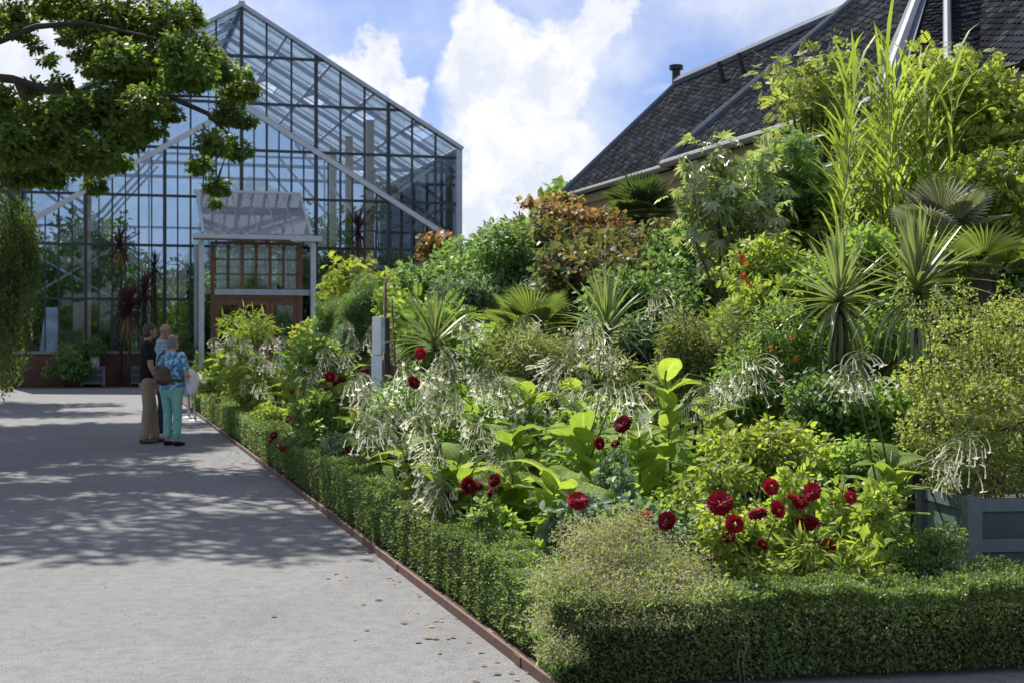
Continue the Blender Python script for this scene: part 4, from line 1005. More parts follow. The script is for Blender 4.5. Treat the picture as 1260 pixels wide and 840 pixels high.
def fanpalm(label, px, y, py, n, L, petiole, mat, trunk_r=.09, emin=-.3, emax=1.4, hub=None, group='fan palms', azr=None):
    base = G(px, y); c = P(px, py, y); t = thing('fan_palm', label, 'palm', base, group)
    m = MB(); m.tube([base, base.lerp(c, .5), c], [trunk_r*1.1, trunk_r, trunk_r*1.25], 9); m.build('trunk', M_bark, t, smooth=True)
    me = fan('frond', mat, 26, L, 3.6, w=L*.032); pm = MB(); pm.tube([(0, 0, 0), (0, petiole, .02)], [.010, .006], 5); pme = pm.mesh('petiole', M_stem)
    for i in range(n):
        f = (i+.5)/n; el = emax+(emin-emax)*f; az = i*2.39996+.4 if azr is None else rng.uniform(*azr)
        rot = Matrix.Rotation(az, 4, 'Z')@Matrix.Rotation(el, 4, 'X')
        fr = place('frond', me, t, mtx=Matrix.Translation(c-base)@rot@Matrix.Translation((0, petiole, .02)))
        place('petiole', pme, fr, loc=(0, -petiole, -.02))
    return t
L_palm = leafmat('leaf_palm', [(.15, .22, .05), (.20, .27, .06), (.11, .17, .045)], .45, rough=.35, spec=.6)
L_palmd = leafmat('leaf_palm_dark', [(.075, .13, .04), (.10, .16, .05)], .35, rough=.45)
L_palms = leafmat('leaf_palm_silver', [(.16, .20, .12), (.26, .29, .20), (.34, .36, .28)], .25, rough=.3, spec=.8)
fanpalm('small dark fan palm standing up against the cream eave', 790, 22.5, 268, 20, .50, .28, L_palmd, .13, -.1, 1.5)
fanpalm('fan palm with silvery sunlit fronds behind the bright yucca', 1160, 11.6, 300, 8, .34, .26, L_palms, .07, .35, 1.4)
fanpalm('low fan palm with broad green fronds above the golden shrub', 1212, 11.0, 340, 9, .38, .22, L_palm, .07, -.15, .9)
fanpalm('green dwarf fan palm between tobacco heads and dark shrubs', 655, 15.4, 420, 12, .40, .30, L_palm, .06, -.1, 1.3)
spiky('yucca', 'thin dark-bladed yucca behind white tobacco heads, middle of the bed', 745, 13.6, 410, .62, 70, .15, 1.5, .03)
spiky('yucca', 'low spiky blue-green tuft right of the white display post', 535, 14.2, 425, .55, 60, .05, 1.45, .03)

# ------------------------------------------------------------------ shrubs and small trees, front to back
S = shrub
S('shrub', 'green shrub behind the tall tobacco plant, left of the grey-green feathery shrub', 'shrub', 768, 440, 14.0, 120, 140, L_blue, 'oval', (.05, .09), k=14)
S('shrub', 'small green shrub low between crimson dahlias and blue-grey planter', 'shrub', 1040, 575, 8.9, 130, 110, L_mid, 'oval', (.035, .06), k=12)
L_rusto = leafmat('leaf_olive_brown', [(.13, .12, .05), (.10, .14, .05), (.17, .11, .06), (.08, .12, .045), (.14, .15, .06)], .42)
S('shrub', 'green filler shrub between stiff yucca trunk and golden shrub', 'shrub', 1085, 520, 9.5, 120, 150, L_mid, 'oval', (.04, .07), k=14)
S('shrub', 'fine-leaved shrub with orange blossom left of the stiff yucca', 'shrub', 945, 470, 10.6, 190, 190, L_mid, 'lance', (.035, .07), k=22, wid=1.2)
S('shrub', 'leafy yellow-green shrub right above the dahlias', 'shrub', 940, 560, 8.7, 150, 110, L_lime, 'oval', (.03, .06), k=16)
S('shrub', 'dark leafy shrub in the shade under the stiff yucca', 'shrub', 1020, 500, 9.7, 140, 130, L_dark, 'oval', (.04, .07), k=14)
S('shrub', 'green undergrowth shrub between glowing paddle leaves and golden shrub', 'shrub', 1075, 440, 10.9, 150, 160, L_mid, 'oval', (.04, .07), k=16)
S('shrub', 'grey-green feathery shrub behind the tall tobacco plant', 'shrub', 850, 450, 11.4, 150, 170, L_olive, 'lance', (.04, .08), k=16, wid=1.1)
S('shrub', 'grey feathery shrub behind the crowded white tobacco heads', 'shrub', 690, 470, 12.2, 200, 150, L_olive, 'lance', (.04, .08), k=18, wid=1.1)
S('shrub', 'lush mid-green shrub behind leafiest tobacco plant', 'shrub', 740, 560, 9.9, 200, 130, L_mid, 'oval', (.05, .09), k=14)
S('shrub', 'mid-green filler shrub behind the hanging tobacco leaves', 'shrub', 600, 540, 11.0, 200, 130, L_mid, 'oval', (.05, .09), k=14)
S('shrub', 'dark filler shrub between display post and hedge tobaccos', 'shrub', 520, 510, 12.6, 170, 130, L_dark, 'oval', (.05, .09), k=14)
S('shrub', 'airy yellowish shrub under the silver-leaved tree', 'shrub', 915, 400, 12.2, 130, 150, L_bright, 'pinnate', (.07, .13), k=14)
S('shrub', 'bright shrub with tiny scarlet flowers right of the silver-leaved tree', 'shrub', 955, 350, 12.8, 150, 140, L_bright, 'oval', (.04, .08), k=16)
S('shrub', 'dark green shrub behind the thin-bladed yucca', 'shrub', 790, 390, 14.6, 170, 150, L_dark, 'oval', (.05, .09), k=16)
S('shrub', 'loose olive-brown shrub below the rusty maple', 'shrub', 720, 360, 16.2, 200, 160, L_rusto, 'lobed', (.05, .10), k=18)
S('shrub', 'dense dark shrub left of the rusty maple, small leaves', 'shrub', 625, 345, 18.5, 150, 150, L_dark, 'oval', (.06, .10), k=20)
S('shrub', 'broad dark evergreen shrub right of the greenhouse corner', 'shrub', 560, 355, 20.5, 160, 160, L_dark, 'oval', (.07, .12), k=22)
S('shrub', 'grey-green rounded shrub in front of the broad dark evergreen', 'shrub', 575, 375, 17.5, 90, 110, L_blue, 'lance', (.07, .12), k=14)
S('shrub', 'silvery rounded shrub under the dense dark shrub', 'shrub', 668, 372, 17.0, 80, 90, L_blue, 'lance', (.07, .12), k=12)
S('shrub', 'ferny green shrub behind the white display post', 'shrub', 545, 410, 16.6, 130, 120, L_mid, 'fern', (.14, .24), k=12)
S('shrub', 'glossy green shrub low in the middle distance', 'shrub', 620, 430, 15.6, 130, 90, L_mid, 'oval', (.06, .10), k=12)
S('lime_bush', 'tall lime green bush standing against the greenhouse glass', 'shrub', 463, 368, 23.5, 125, 135, L_lime, 'palmate', (.12, .20), k=24, trunk=.6, nst=9, rst=.035, small=.34)
S('olive_shrub', 'dark olive upright shrub before the lime bush', 'shrub', 445, 400, 20.0, 95, 130, L_dark, 'needle', (.05, .09), k=20, cover=5.5, wid=2.2)
S('olive_shrub', 'smaller dark olive shrub right beside the porch', 'shrub', 408, 398, 22.5, 55, 100, L_dark, 'needle', (.06, .10), k=14, cover=5.5, wid=2.2)
S('shrub', 'green climbing shrub round the rusty rods', 'shrub', 502, 400, 17.8, 80, 130, L_bright, 'oval', (.05, .09), k=14)
S('shrub', 'bright lime shrub just before the porch doors', 'shrub', 385, 408, 26.5, 60, 52, L_lime, 'oval', (.07, .11), k=12)
S('tall_grass_plant', 'wispy feathery plant in front of the porch doors', 'plant', 305, 402, 28.5, 90, 60, L_bright, 'lance', (.10, .24), k=14, cover=1.3, wid=.45, nst=8, rst=.008, stemm=M_stem)
S('shrub', 'leafy green border plant beside the steel barrier posts', 'plant', 275, 455, 26.0, 70, 90, L_bright, 'oval', (.07, .12), k=12)
S('shrub', 'bright leafy border plant behind few-headed dahlias', 'plant', 325, 470, 18.5, 110, 90, L_bright, 'oval', (.07, .12), k=14)
S('shrub', 'green border plant left of the display post', 'plant', 395, 450, 17.4, 110, 90, L_mid, 'oval', (.06, .11), k=14)
S('shrub', 'low lime plant leaning over the hedge beyond the paired dahlias', 'plant', 330, 520, 15.4, 70, 60, L_lime, 'oval', (.07, .12), k=9)
S('shrub', 'blue-green low plant right behind the long hedge', 'plant', 440, 560, 11.2, 110, 80, L_blue, 'oval', (.04, .08), k=10)
S('shrub', 'low dark border plant under the overhanging tobacco leaves', 'plant', 560, 640, 8.9, 130, 80, L_dark, 'oval', (.04, .08), k=10)
S('shrub', 'low bluish border plant among the maroon dahlia heads', 'plant', 720, 640, 7.9, 150, 80, L_blue, 'oval', (.05, .09), k=10)
S('shrub', 'short green border plant behind the scattered pompons', 'plant', 860, 610, 8.2, 150, 110, L_bright, 'oval', (.03, .06), k=14)
# taller background row near the orangery
t = S('silver_tree', 'small tree with drooping silvery hand-shaped leaves before the orangery', 'tree', 900, 252, 13.8, 180, 215, L_silver, 'palmate', (.16, .26), k=30, small=.27, droop=.8, cover=3.4, nst=12, rst=.03, trunk=1.25, bpx=908, up=.8)
t = S('slender_tree', 'slender tree with open light foliage in front of the slate roof', 'tree', 1003, 112, 16.4, 165, 190, L_yel, 'pinnate', (.12, .2), k=30, small=.24, cover=2.4, nst=14, rst=.035, trunk=3.1, stemm=M_bark)
foliage(t, auto_blobs(1003, 112, 16.4, 165, 190, 22, .22), 700, L_mid, 'oval', (.06, .10))
S('feathery_shrub', 'dark feathery conifer-like shrub between silver-leaved tree and reeds', 'shrub', 985, 235, 15.2, 125, 180, L_dark, 'fern', (.12, .2), k=22, cover=5.5)
S('feathery_shrub', 'greener feathery shrub on top of the dark feathery one', 'shrub', 960, 200, 15.8, 100, 70, L_mid, 'fern', (.12, .2), k=14, cover=4.5)
S('shrub', 'shaded green shrub behind the reed canes', 'shrub', 1060, 230, 14.8, 150, 200, L_mid, 'oval', (.06, .1), k=18)
S('leafy_shrub', 'big lime-leaved shrub in front of the orangery roof', 'shrub', 1185, 150, 13.4, 200, 210, L_lime, 'pinnate', (.09, .16), k=38, small=.27, cover=3.2, nst=12, rst=.025, trunk=1.6)
S('leafy_shrub', 'dense bright green shrub at the right, above the low fan palm', 'shrub', 1215, 250, 12.2, 190, 160, L_bright, 'pinnate', (.08, .14), k=30, small=.28, cover=3.8, nst=10, rst=.025)
S('leafy_shrub', 'yellowish leafy shrub right of the reed canes', 'shrub', 1125, 240, 13.2, 130, 140, L_bright, 'oval', (.06, .11), k=22, cover=3.4)
S('leafy_shrub', 'tall green shrub at the far right, beneath the lead hips', 'shrub', 1265, 190, 13.0, 130, 260, L_lime, 'oval', (.06, .11), k=26, small=.3, cover=3.4)
S('shrub', 'dark bushy shrub behind the low fan palm', 'shrub', 1230, 360, 11.2, 150, 110, L_dark, 'oval', (.05, .09), k=16)
S('shrub', 'leafy green shrub behind both yuccas', 'shrub', 1080, 345, 12.2, 190, 150, L_mid, 'oval', (.05, .1), k=20)
S('shrub', 'green shrub between slender tree and silver-leaved tree', 'shrub', 930, 300, 15.0, 140, 160, L_mid, 'oval', (.06, .11), k=18)
# rusty maple in tiers
t = thing('maple', 'low maple with rusty red leaves left of the orangery eave', 'tree', G(712, 21.5))
b = [(*P(px, py, 21.5+dy), rx/F*21.5, rx/F*21.5*.8, rz/F*21.5) for px, py, dy, rx, rz in ((660, 250, 0, 26, 8), (690, 262, -.3, 40, 14), (730, 268, .3, 44, 14), (765, 285, 0, 30, 12), (650, 290, 0, 40, 12), (700, 290, -.4, 44, 16), (745, 305, .2, 46, 18), (665, 315, .3, 44, 16), (720, 330, -.3, 46, 18), (775, 330, 0, 44, 18), (625, 285, 0, 22, 8), (790, 360, 0, 36, 18), (690, 245, .4, 30, 8))]
stems(t, G(712, 21.5), b, 13, .04, M_bark, trunk=1.5)
foliage(t, b, 4600, L_red, 'lobed', (.055, .10), up=1.0, rand=.5, droop=.3, shell=.2)
foliage(t, b[4:], 2600, L_olive, 'lobed', (.055, .10), up=1.0, rand=.5, shell=.2)
S('tall_shrub', 'tall dark evergreen behind the rusty maple', 'shrub', 640, 300, 24.5, 80, 44, L_dark, 'oval', (.08, .13), k=14, nst=4)
S('shrub', 'blue-green young tree top peeping left of the rusty maple', 'shrub', 606, 290, 23.5, 50, 50, L_blue, 'palmate', (.10, .16), k=9, nst=4)
S('shrub', 'reddish shrub before the greenhouse corner', 'shrub', 530, 308, 26.0, 60, 50, L_red, 'lobed', (.07, .12), k=10)
S('shrub', 'olive-brown shrub under the small dark fan palm', 'shrub', 800, 325, 19.0, 130, 110, L_rusto, 'oval', (.06, .11), k=16)
S('shrub', 'olive-brown shrub filling the gap beside the rusty maple trunk', 'shrub', 690, 325, 19.8, 190, 120, L_rusto, 'lobed', (.06, .11), k=18)
S('shrub', 'dark hedge-like shrub along the orangery foot', 'shrub', 850, 340, 18.2, 160, 150, L_dark, 'oval', (.07, .12), k=20)
S('shrub', 'shaded green shrub at the orangery wall behind slender tree', 'shrub', 1010, 300, 16.6, 200, 200, L_dark, 'oval', (.07, .12), k=22)
S('shrub', 'shaded shrub at the orangery wall behind the lime-leaved shrubs', 'shrub', 1180, 260, 14.6, 260, 240, L_mid, 'oval', (.07, .12), k=26)
# bamboo / giant reed
def reed(label, px, y, n, group='giant reeds'):
    base = G(px, y); t = thing('giant_reed', label, 'reed', base, group)
    P_, A_, N_, S_ = [], [], [], []
    for i in range(n):
        b0 = base+Vector((rng.normal(0, .22), rng.normal(0, .22), 0)); H = P(px, rng.uniform(85, 190), y).z
        tip = b0+Vector((rng.normal(0, .28), rng.normal(0, .2), H)); pts = [b0, b0.lerp(tip, .5)+Vector((rng.normal(0, .04), 0, 0)), tip]
        m = MB(); m.tube(pts, [.014, .011, .004], 6); m.build('cane', M_cane, t, smooth=True)
        for j in range(40):
            f = .40+.6*j/39; az = j*PI+rng.normal(0, .9)+i; P_.append(b0.lerp(tip, f)-base); A_.append((math.cos(az)*.55, math.sin(az)*.55, rng.uniform(.35, 1.0))); N_.append((-math.cos(az)*.6, -math.sin(az)*.6, .8)); S_.append(rng.uniform(.45, .8)*(1.15-.35*f))
    me = leaf_mesh('foliage', L_bright, 'strap', np.array(P_), np.array(A_), np.array(N_), np.array(S_), 1.1); place('foliage', me, t)
reed('clump of giant reed with upright lime blades left of the lead hip', 1062, 13.6, 11)
reed('clump of giant reed with pale canes below the lead hip', 1108, 14.2, 9)
reed('clump of giant reed at the top of the right hand shrubs, tips before the slates', 1160, 12.9, 9)
# tiny accents
def dots(label, name, cat, spots, y, mat, s):
    base = G(spots[0][0], y)
    for i, (px, py) in enumerate(spots):
        pass
tA = [o for o in COL.objects if o.get('label', '').startswith('bright shrub with tiny scarlet')][0]
tB = [o for o in COL.objects if o.get('label', '').startswith('fine-leaved shrub with orange')][0]
for tt, spots, y, mat, s in ((tA, [(913, 322), (916, 345), (914, 338), (923, 326), (912, 318), (925, 352)], 12.1, L_scar, .035), (tB, [(950, 395), (948, 428), (975, 415), (980, 440), (962, 466), (930, 440), (998, 482), (1000, 500), (968, 500), (945, 512)], 9.9, L_orange, .022)):
    for px, py in spots:
        e = P(px, py, y); n = 9; d = rnd_dir(n); d[:, 1] = -np.abs(d[:, 1])
        me = leaf_mesh('blossom', mat, 'oval', np.array(e)[None, :]-np.array(offset_of(tt))+d*s*.2, d, rnd_dir(n), np.full(n, s)); place('blossom', me, tt)
# low ground cover so that no bare soil shines through
def ground_cover():
    n = 60000; w = EDGE+rng.uniform(.6, 10.4, n); v = rng.uniform(6.9, 33, n)
    x = U.x*w+V.x*v; y = U.y*w+V.y*v; z = np.abs(rng.normal(0, .16, n))
    ok = (np.abs(x/y) < .5); x, y, z = x[ok], y[ok], z[ok]; n = len(x)
    ax, no = frames(n, rnd_dir(n), .8, .6, 0.)
    tag(place('ground_cover', leaf_mesh('ground_cover', L_dark, 'oval', np.stack([x, y, z+.02], 1), ax, no, rng.uniform(.05, .11, n))), kind='stuff', label='low dark leafy ground cover under the border plants')
ground_cover()
# ------------------------------------------------------------------ big broadleaf tree whose boughs reach in from the left
tr = thing('broadleaf_tree', 'large broadleaf tree whose dark boughs reach in over the path', 'tree', (-12.5, 19.0, 0))
m = MB(); m.tube([(-12.5, 19, 0), (-12.4, 19, 2.2), (-12.1, 19.1, 4.2), (-11.8, 19.2, 6.5), (-11.6, 19.2, 9.5)], [.50, .40, .34, .24, .12], 12); m.build('trunk', M_bark, tr, smooth=True)
def bough(pts, r0, r1=.02):
    n = len(pts); m = MB(); m.tube(pts, [r0+(r1-r0)*i/(n-1) for i in range(n)], 7); m.build('bough', M_bark, tr, smooth=True)
Y0 = 19.
bough([(-12.2, 19, 3.6), P(-60, 60, Y0), P(0, 50, Y0), P(45, 33, Y0), P(100, 28, Y0), P(180, 45, Y0), P(240, 60, Y0)], .075, .01)
bough([(-12.2, 19, 3.2), P(-60, 90, Y0), P(15, 98, Y0), P(60, 112, Y0), P(95, 122, Y0), P(150, 125, Y0), P(205, 118, Y0), P(270, 120, Y0)], .08, .01)
bough([P(60, 112, Y0), P(90, 118, Y0), P(115, 105, Y0), P(160, 100, Y0+.4)], .06, .015)
bough([P(80, 118, Y0), P(105, 140, Y0), P(140, 165, Y0), P(170, 185, Y0)], .06, .015)
bough([P(20, 98, Y0), P(40, 150, Y0-.4), P(30, 190, Y0-.4), P(0, 215, Y0-.5)], .05, .012)
bough([P(205, 118, Y0), P(255, 140, Y0), P(285, 170, Y0), P(270, 215, Y0), P(262, 245, Y0)], .04, .008)
bough([(-12, 19.1, 4.6), (-10, 18.5, 7.2), (-7.5, 17.6, 8.6), (-5, 16.8, 9.2)], .16)
bough([(-12, 19.1, 5.6), (-10.5, 17, 8.4), (-8.5, 15, 9.6)], .14)
bough([(-12, 19.1, 5.6), (-11, 21.5, 8.4), (-8.5, 23, 9.8)], .14)
bough([(-12, 19.1, 6.2), (-14.5, 18, 8.8), (-16, 17, 9.8)], .14)
vis = [(110,30,42),(160,30,46),(200,32,40),(232,22,22),(150,80,38),(190,85,44),(230,92,40),(265,88,30),(292,112,26),(308,112,14),(120,85,24),(102,68,16),(130,130,38),(180,130,32),(92,135,28),(62,148,36),(20,148,36),(20,185,42),(70,180,36),(110,195,40),(118,230,16),(60,215,30),(150,172,30),(180,158,26),(208,140,18),(282,142,22),(302,150,14),(262,178,24),(292,186,20),(246,205,17),(266,232,18),(265,250,9),(18,218,26),(60,75,12),(130,60,24),(75,105,18),(40,110,16),(170,105,30),(140,150,30),(80,155,30),(45,58,11),(28,42,14),(82,48,13),(18,22,28),(60,10,26),(90,8,30),(5,120,18),(140,200,24),(300,95,14),(-30,30,40),(-30,150,50),(-40,210,40),(215,58,22), (250, 60, 22)]
b = []
for px, py, r in vis:
    y = Y0+rng.uniform(-1.2, 1.4); rr = r/F*y; b.append((*P(px, py, y), rr*1.0, rr*1.2, rr*.86))
n = int(sum(PI*q[3]*q[5] for q in b)*2600)
foliage(tr, b, n, L_oak, 'lobed', (.05, .095), up=.75, rand=.55, droop=.45, shell=.15, name='crown')
b2 = []
for i in range(70):    # the rest of the crown, above the frame
    d = rng.normal(size=3); d /= np.linalg.norm(d); r = rng.uniform(.35, 1)**.5
    c = np.array([-9.0, 18.2, 9.6])+d*np.array([5.0, 4.4, 2.6])*r
    if c[2] < EYE+(HY+70)/F*c[1]+.3: c[2] = EYE+(HY+70)/F*c[1]+rng.uniform(.4, 1.6)
    pass
for i in range(120):   # boughs above the frame, over the path
    near = i < 70
    sx, sy, h = rng.uniform(-7.5, -1.2), (rng.uniform(10.3, 13.6) if near else rng.uniform(13.5, 19)), rng.uniform(7.2, 10.5)
    c = (sx-.378*h, sy+.749*h, h)
    if c[2]-.5 > EYE+(HY+10)/F*c[1]: b2.append((*c, .75, .75, .4))
foliage(tr, b2, 14000, L_oak, 'lobed', (.10, .18), up=.75, rand=.55, droop=.4, shell=.2, name='crown')
# ------------------------------------------------------------------ tall weeping conifer at the left edge
wc = thing('weeping_conifer', 'weeping conifer with hanging green curtains at the left edge', 'tree', (-15.4, 37.0, 0))
m = MB(); m.tube([(-15.4, 37, 0), (-15.3, 37, 8), (-15.2, 37, 18), (-15.2, 37, 23)], [.45, .36, .2, .05], 10); m.build('trunk', M_bark, wc, smooth=True)
L_weep = leafmat('needle_weeping', [(.055, .095, .02), (.08, .13, .028), (.11, .17, .038), (.04, .07, .016)], .4)
Pp, Aa = [], []
for (px, py, hh, wd) in ((2, 235, 190, 14), (14, 250, 150, 12), (26, 262, 110, 10), (36, 285, 90, 9), (44, 300, 50, 5), (40, 275, 70, 6), (30, 270, 60, 10), (-6, 300, 170, 16), (8, 330, 140, 12), (18, 320, 130, 10), (30, 310, 110, 8), (-18, 260, 200, 18), (4, 400, 70, 10)):
    for i in range(26):
        y = 34+rng.uniform(-1, 1); top = P(px+rng.normal(0, wd*.6), py+rng.normal(0, 10), y); L = hh/F*y*rng.uniform(.6, 1.05); sw = rng.normal(0, .06, 2)
        k = int(L*26)
        for j in range(k):
            f = j/k; Pp.append((top.x+sw[0]*f*L+rng.normal(0, .025), top.y+sw[1]*f*L+rng.normal(0, .025), max(.15, top.z-f*L))); a = rng.uniform(0, 6.28); Aa.append((math.cos(a)*.8, math.sin(a)*.8, -.9))
Pp = np.array(Pp)-np.array((-15.4, 37, 0)); Aa = np.array(Aa)
place('crown', leaf_mesh('crown', L_weep, 'diamond', Pp, Aa, rnd_dir(len(Pp))+np.array([0, 0, .4]), rng.uniform(.07, .14, len(Pp)), .8), wc)
b3 = []
for i in range(46):
    z = rng.uniform(11.5, 23); rad = 5.6*(1-(z-11.5)/13)**.7+.4; a = rng.uniform(0, 6.28); r = rad*rng.uniform(.2, 1)**.5
    b3.append((-15.0+math.cos(a)*r, 37+math.sin(a)*r, z, 1.15, 1.15, .8))
foliage(wc, b3, 16000, L_dark, 'lance', (.25, .5), up=.4, droop=.8, shell=.2, wid=1.8, name='crown')
for px, py, y in ((-5, 240, 34.5), (30, 262, 34)):
    m = MB(); m.tube([(-15.3, 37, 6.2), P(px-20, py-25, y), P(px, py, y)], [.12, .07, .03], 6); m.build('bough', M_bark, wc, smooth=True)
# low things at the left edge of the path
t = thing('arching_plant', 'pale arching strap-leaved plant beside the left end of the greenhouse wall', 'plant', G(18, 43.5))
n = 60; az = rng.uniform(0, 6.28, n); base = np.array(G(18, 43.5))
place('foliage', leaf_mesh('foliage', L_silver, 'strap', np.tile([[0, 0, .25]], (n, 1))+rng.normal(0, .05, (n, 3)), np.stack([np.cos(az)*.8, np.sin(az)*.8, rng.uniform(.2, 1.3, n)], 1), np.tile([[0, 0, 1.]], (n, 1)), rng.uniform(.6, 1.1, n), 1.6), t)
t = thing('wooden_bench', 'dark wooden bench end at the left edge of the path', 'bench', G(6, 40.5))
for dx in (-1.3, -.75, .12):
    m = MB(); q = G(6, 40.5)+Vector((dx, 0, 0)); m.box((q.x-.04, q.y-.22, 0), (q.x+.04, q.y-.14, .45)); m.build('leg', M_twig, t); m = MB(); m.box((q.x-.04, q.y+.14, 0), (q.x+.04, q.y+.22, .85)); m.build('leg', M_twig, t)
for i in range(3):
    q = G(6, 40.5); m = MB(); m.box((q.x-1.4, q.y-.24+.16*i, .455), (q.x+.2, q.y-.11+.16*i, .49)); m.build('seat_slat', M_twig, t)
for i in range(2):
    q = G(6, 40.5); m = MB(); m.box((q.x-1.4, q.y+.225, .58+.15*i), (q.x+.2, q.y+.255, .68+.15*i)); m.build('back_slat', M_twig, t)
# ------------------------------------------------------------------ in front of the greenhouse
def gh_pt(u, v, z=0): q = GO+U*u+V*v; return Vector((q.x, q.y, z))
BLP = [blade('leaf', L_purple, d, .03) for d in (.05, .2, .45)]; BLD = [blade('dead_leaf', L_dead, d, .03) for d in (.15, .35)]
BLG = [blade('leaf', L_yucca, d, .03) for d in (.05, .2, .45)]
def cordyline(label, u, v, z, L, n, mats, emin=-.9, emax=1.45, skirt=0, base_z=0, group='cordylines at the greenhouse'):
    base = gh_pt(u, v); c = gh_pt(u, v, z); t = thing('cordyline', label, 'palm', base, group)
    m = MB(); m.tube([base, base.lerp(c, .5)+Vector((.04, 0, 0)), c], [.07, .055, .05], 8); m.build('trunk', M_bark, t, smooth=True)
    rosette(t, c, n, L, emin, emax, base, mats)
    if skirt: rosette(t, c-Vector((0, 0, .15)), skirt, L*.95, -1.5, -.8, base, BLD, 'dead_leaf')
    return t
def near_g(px, v):     # u on the line v in front of the facade that shows at column px
    o = GO+V*v; k_ = (px-CX)/F; return (k_*o.y-o.x)/(U.x-k_*U.y)
def gz(px, py, v): q = gh_pt(near_g(px, v), v); return EYE-(py-HY)/F*q.y
cordyline('tallest cordyline with straw-coloured skirt before the greenhouse glass', near_g(148, -1.0), -1.0, gz(148, 303, -1), .75, 64, BLP, -.6, 1.5, 46)
cordyline('burgundy cordyline, smaller one right of the tallest', near_g(190, -.8), -.8, gz(190, 330, -.8), .62, 56, BLP, -.9, 1.5)
cordyline('broad low burgundy cordyline with tan dead leaves', near_g(158, -1.5), -1.5, gz(158, 382, -1.5), .98, 84, BLP, -.5, 1.5, 34)
cordyline('burgundy cordyline beside the broad low one', near_g(178, -1.2), -1.2, gz(178, 362, -1.2), .80, 64, BLP, -.7, 1.5)
cordyline('dark cordyline right of the porch, half hidden by the lime bush', near_g(441, -.9), -.9, gz(441, 285, -.9), .85, 70, BLP, -.9, 1.5, 20)
cordyline('low dark purple cordyline right beside the porch', near_g(412, -1.0), -1.0, gz(412, 335, -1.0), .85, 70, BLP, -.9, 1.5)
pA = planter('grey-green tub planter against the brick base, left one', gh_pt(near_g(100, -.95), -.95), .68, .6, .62, TH, group='tubs at the greenhouse wall')
pB = planter('grey-green tub planter behind the man in the black shirt', gh_pt(near_g(160, -.95), -.95), .68, .6, .62, TH, group='tubs at the greenhouse wall')
m = MB(); q = gh_pt(near_g(117, -.6), -.6); m.tube([q+Vector((0, 0, .56)), q+Vector((0, 0, .95))], [.12, .16], 12)
tag(m.build('flower_pot', M_white, None), 'white pot standing on the left grey-green tub', 'pot')
def gshrub(name, label, px, py, v, w, h, mat, leaf, size, k=14, **kw):
    q = gh_pt(near_g(px, v), v); return shrub(name, label, 'shrub', px, py, q.y, w, h, mat, leaf, size, k=k, **kw)
gshrub('shrub', 'dark green bush against the brick base of the greenhouse', 82, 447, -1.2, 62, 56, L_dark, 'oval', (.09, .15), 18)
gshrub('shrub', 'green plant growing in the left grey-green tub', 110, 428, -.7, 52, 32, L_dark, 'oval', (.09, .15), 12)
gshrub('shrub', 'green bush between porch post and the visitors', 226, 430, -1.6, 34, 60, L_dark, 'oval', (.08, .14), 12)
# ------------------------------------------------------------------ plants inside the greenhouse
def inside(label, u, v, z, w, h, mat, leaf, size, k=14, cover=4.6):
    q = gh_pt(u, v); t = thing('greenhouse_plant', label, 'plant', q, 'plants inside the greenhouse')
    b = []
    for i in range(k):
        d = rng.normal(size=3); d /= np.linalg.norm(d); b.append((q.x+d[0]*w*.5*.7, q.y+d[1]*w*.35, max(.4, z+d[2]*h*.5*.75), w*.26, w*.24, h*.2))
    stems(t, q, b, 5, .05, M_bark)
    A = w*h; n = int(min(6000, cover*A/(((size[0]+size[1])/2)**2*AREA[leaf])*.7)); foliage(t, b, n, mat, leaf, size)
inside('dark bushy tree inside the glass, far left bay', -6.3, 4, 2.6, 2.4, 4.4, L_dark, 'oval', (.16, .28))
inside('broad dark tree inside the glass behind the tallest cordyline', -4.4, 5.5, 3.2, 3.2, 5.4, L_dark, 'oval', (.18, .3), 20)
inside('leafy palm-like plant inside the glass left of the porch', -2.6, 3.5, 2.4, 2.2, 4.2, L_mid, 'lance', (.3, .5))
inside('low green plants inside the glass beside the porch', -1.6, 7, 2.2, 3.0, 4.2, L_dark, 'oval', (.18, .3), 18)
inside('dark tree inside the glass behind the porch doors', .4, 6.5, 2.4, 3.2, 4.6, L_dark, 'oval', (.18, .3), 18)
inside('tall dark tree inside the glass right of the porch', 2.9, 5, 3.4, 2.8, 6.2, L_dark, 'oval', (.18, .3), 22)
inside('slim tall palm inside the glass, right half', 4.3, 7, 4.6, 2.2, 4.4, L_mid, 'lance', (.3, .55), 14, 2.0)
inside('dark bush inside the glass at the right corner', 6.0, 6, 2.6, 2.4, 5.0, L_dark, 'oval', (.18, .3), 18)
inside('climbing plant at the right column inside the glass', 5.2, 3, 6.2, 1.2, 2.6, L_olive, 'oval', (.14, .24), 10, 1.6)
inside('deep background tree inside the glass, left', -5, 11, 3.2, 4.4, 6, L_dark, 'oval', (.2, .34), 22)
inside('deep background tree inside the glass, right', 2, 11.5, 3.0, 4.6, 5.6, L_dark, 'oval', (.2, .34), 22)
m = MB(); q = gh_pt(-6.1, 1.6); 
wf = thing('white_banner', 'pale cloth panel hanging inside the left glass bay', 'banner', q)
pts = [(-.34, 0, .9), (-.12, .05, .9), (.1, -.02, .9), (.34, .04, .9)]
m = MB(); m.prism([q+Vector(p) for p in pts[:1]]+[q+Vector((.34, 0, .9)), q+Vector((.26, .1, 2.5)), q+Vector((-.14, .1, 2.5))], (0, .03, 0)); m.build('cloth', M_shade, wf)
inside('leafy dark shrubbery along the back glass, left part', -5, 12.6, 2.4, 4.6, 4.6, L_dark, 'oval', (.2, .34), 20)
inside('leafy dark shrubbery along the back glass, middle part', -1, 12.6, 2.2, 4.6, 4.2, L_dark, 'oval', (.2, .34), 20)
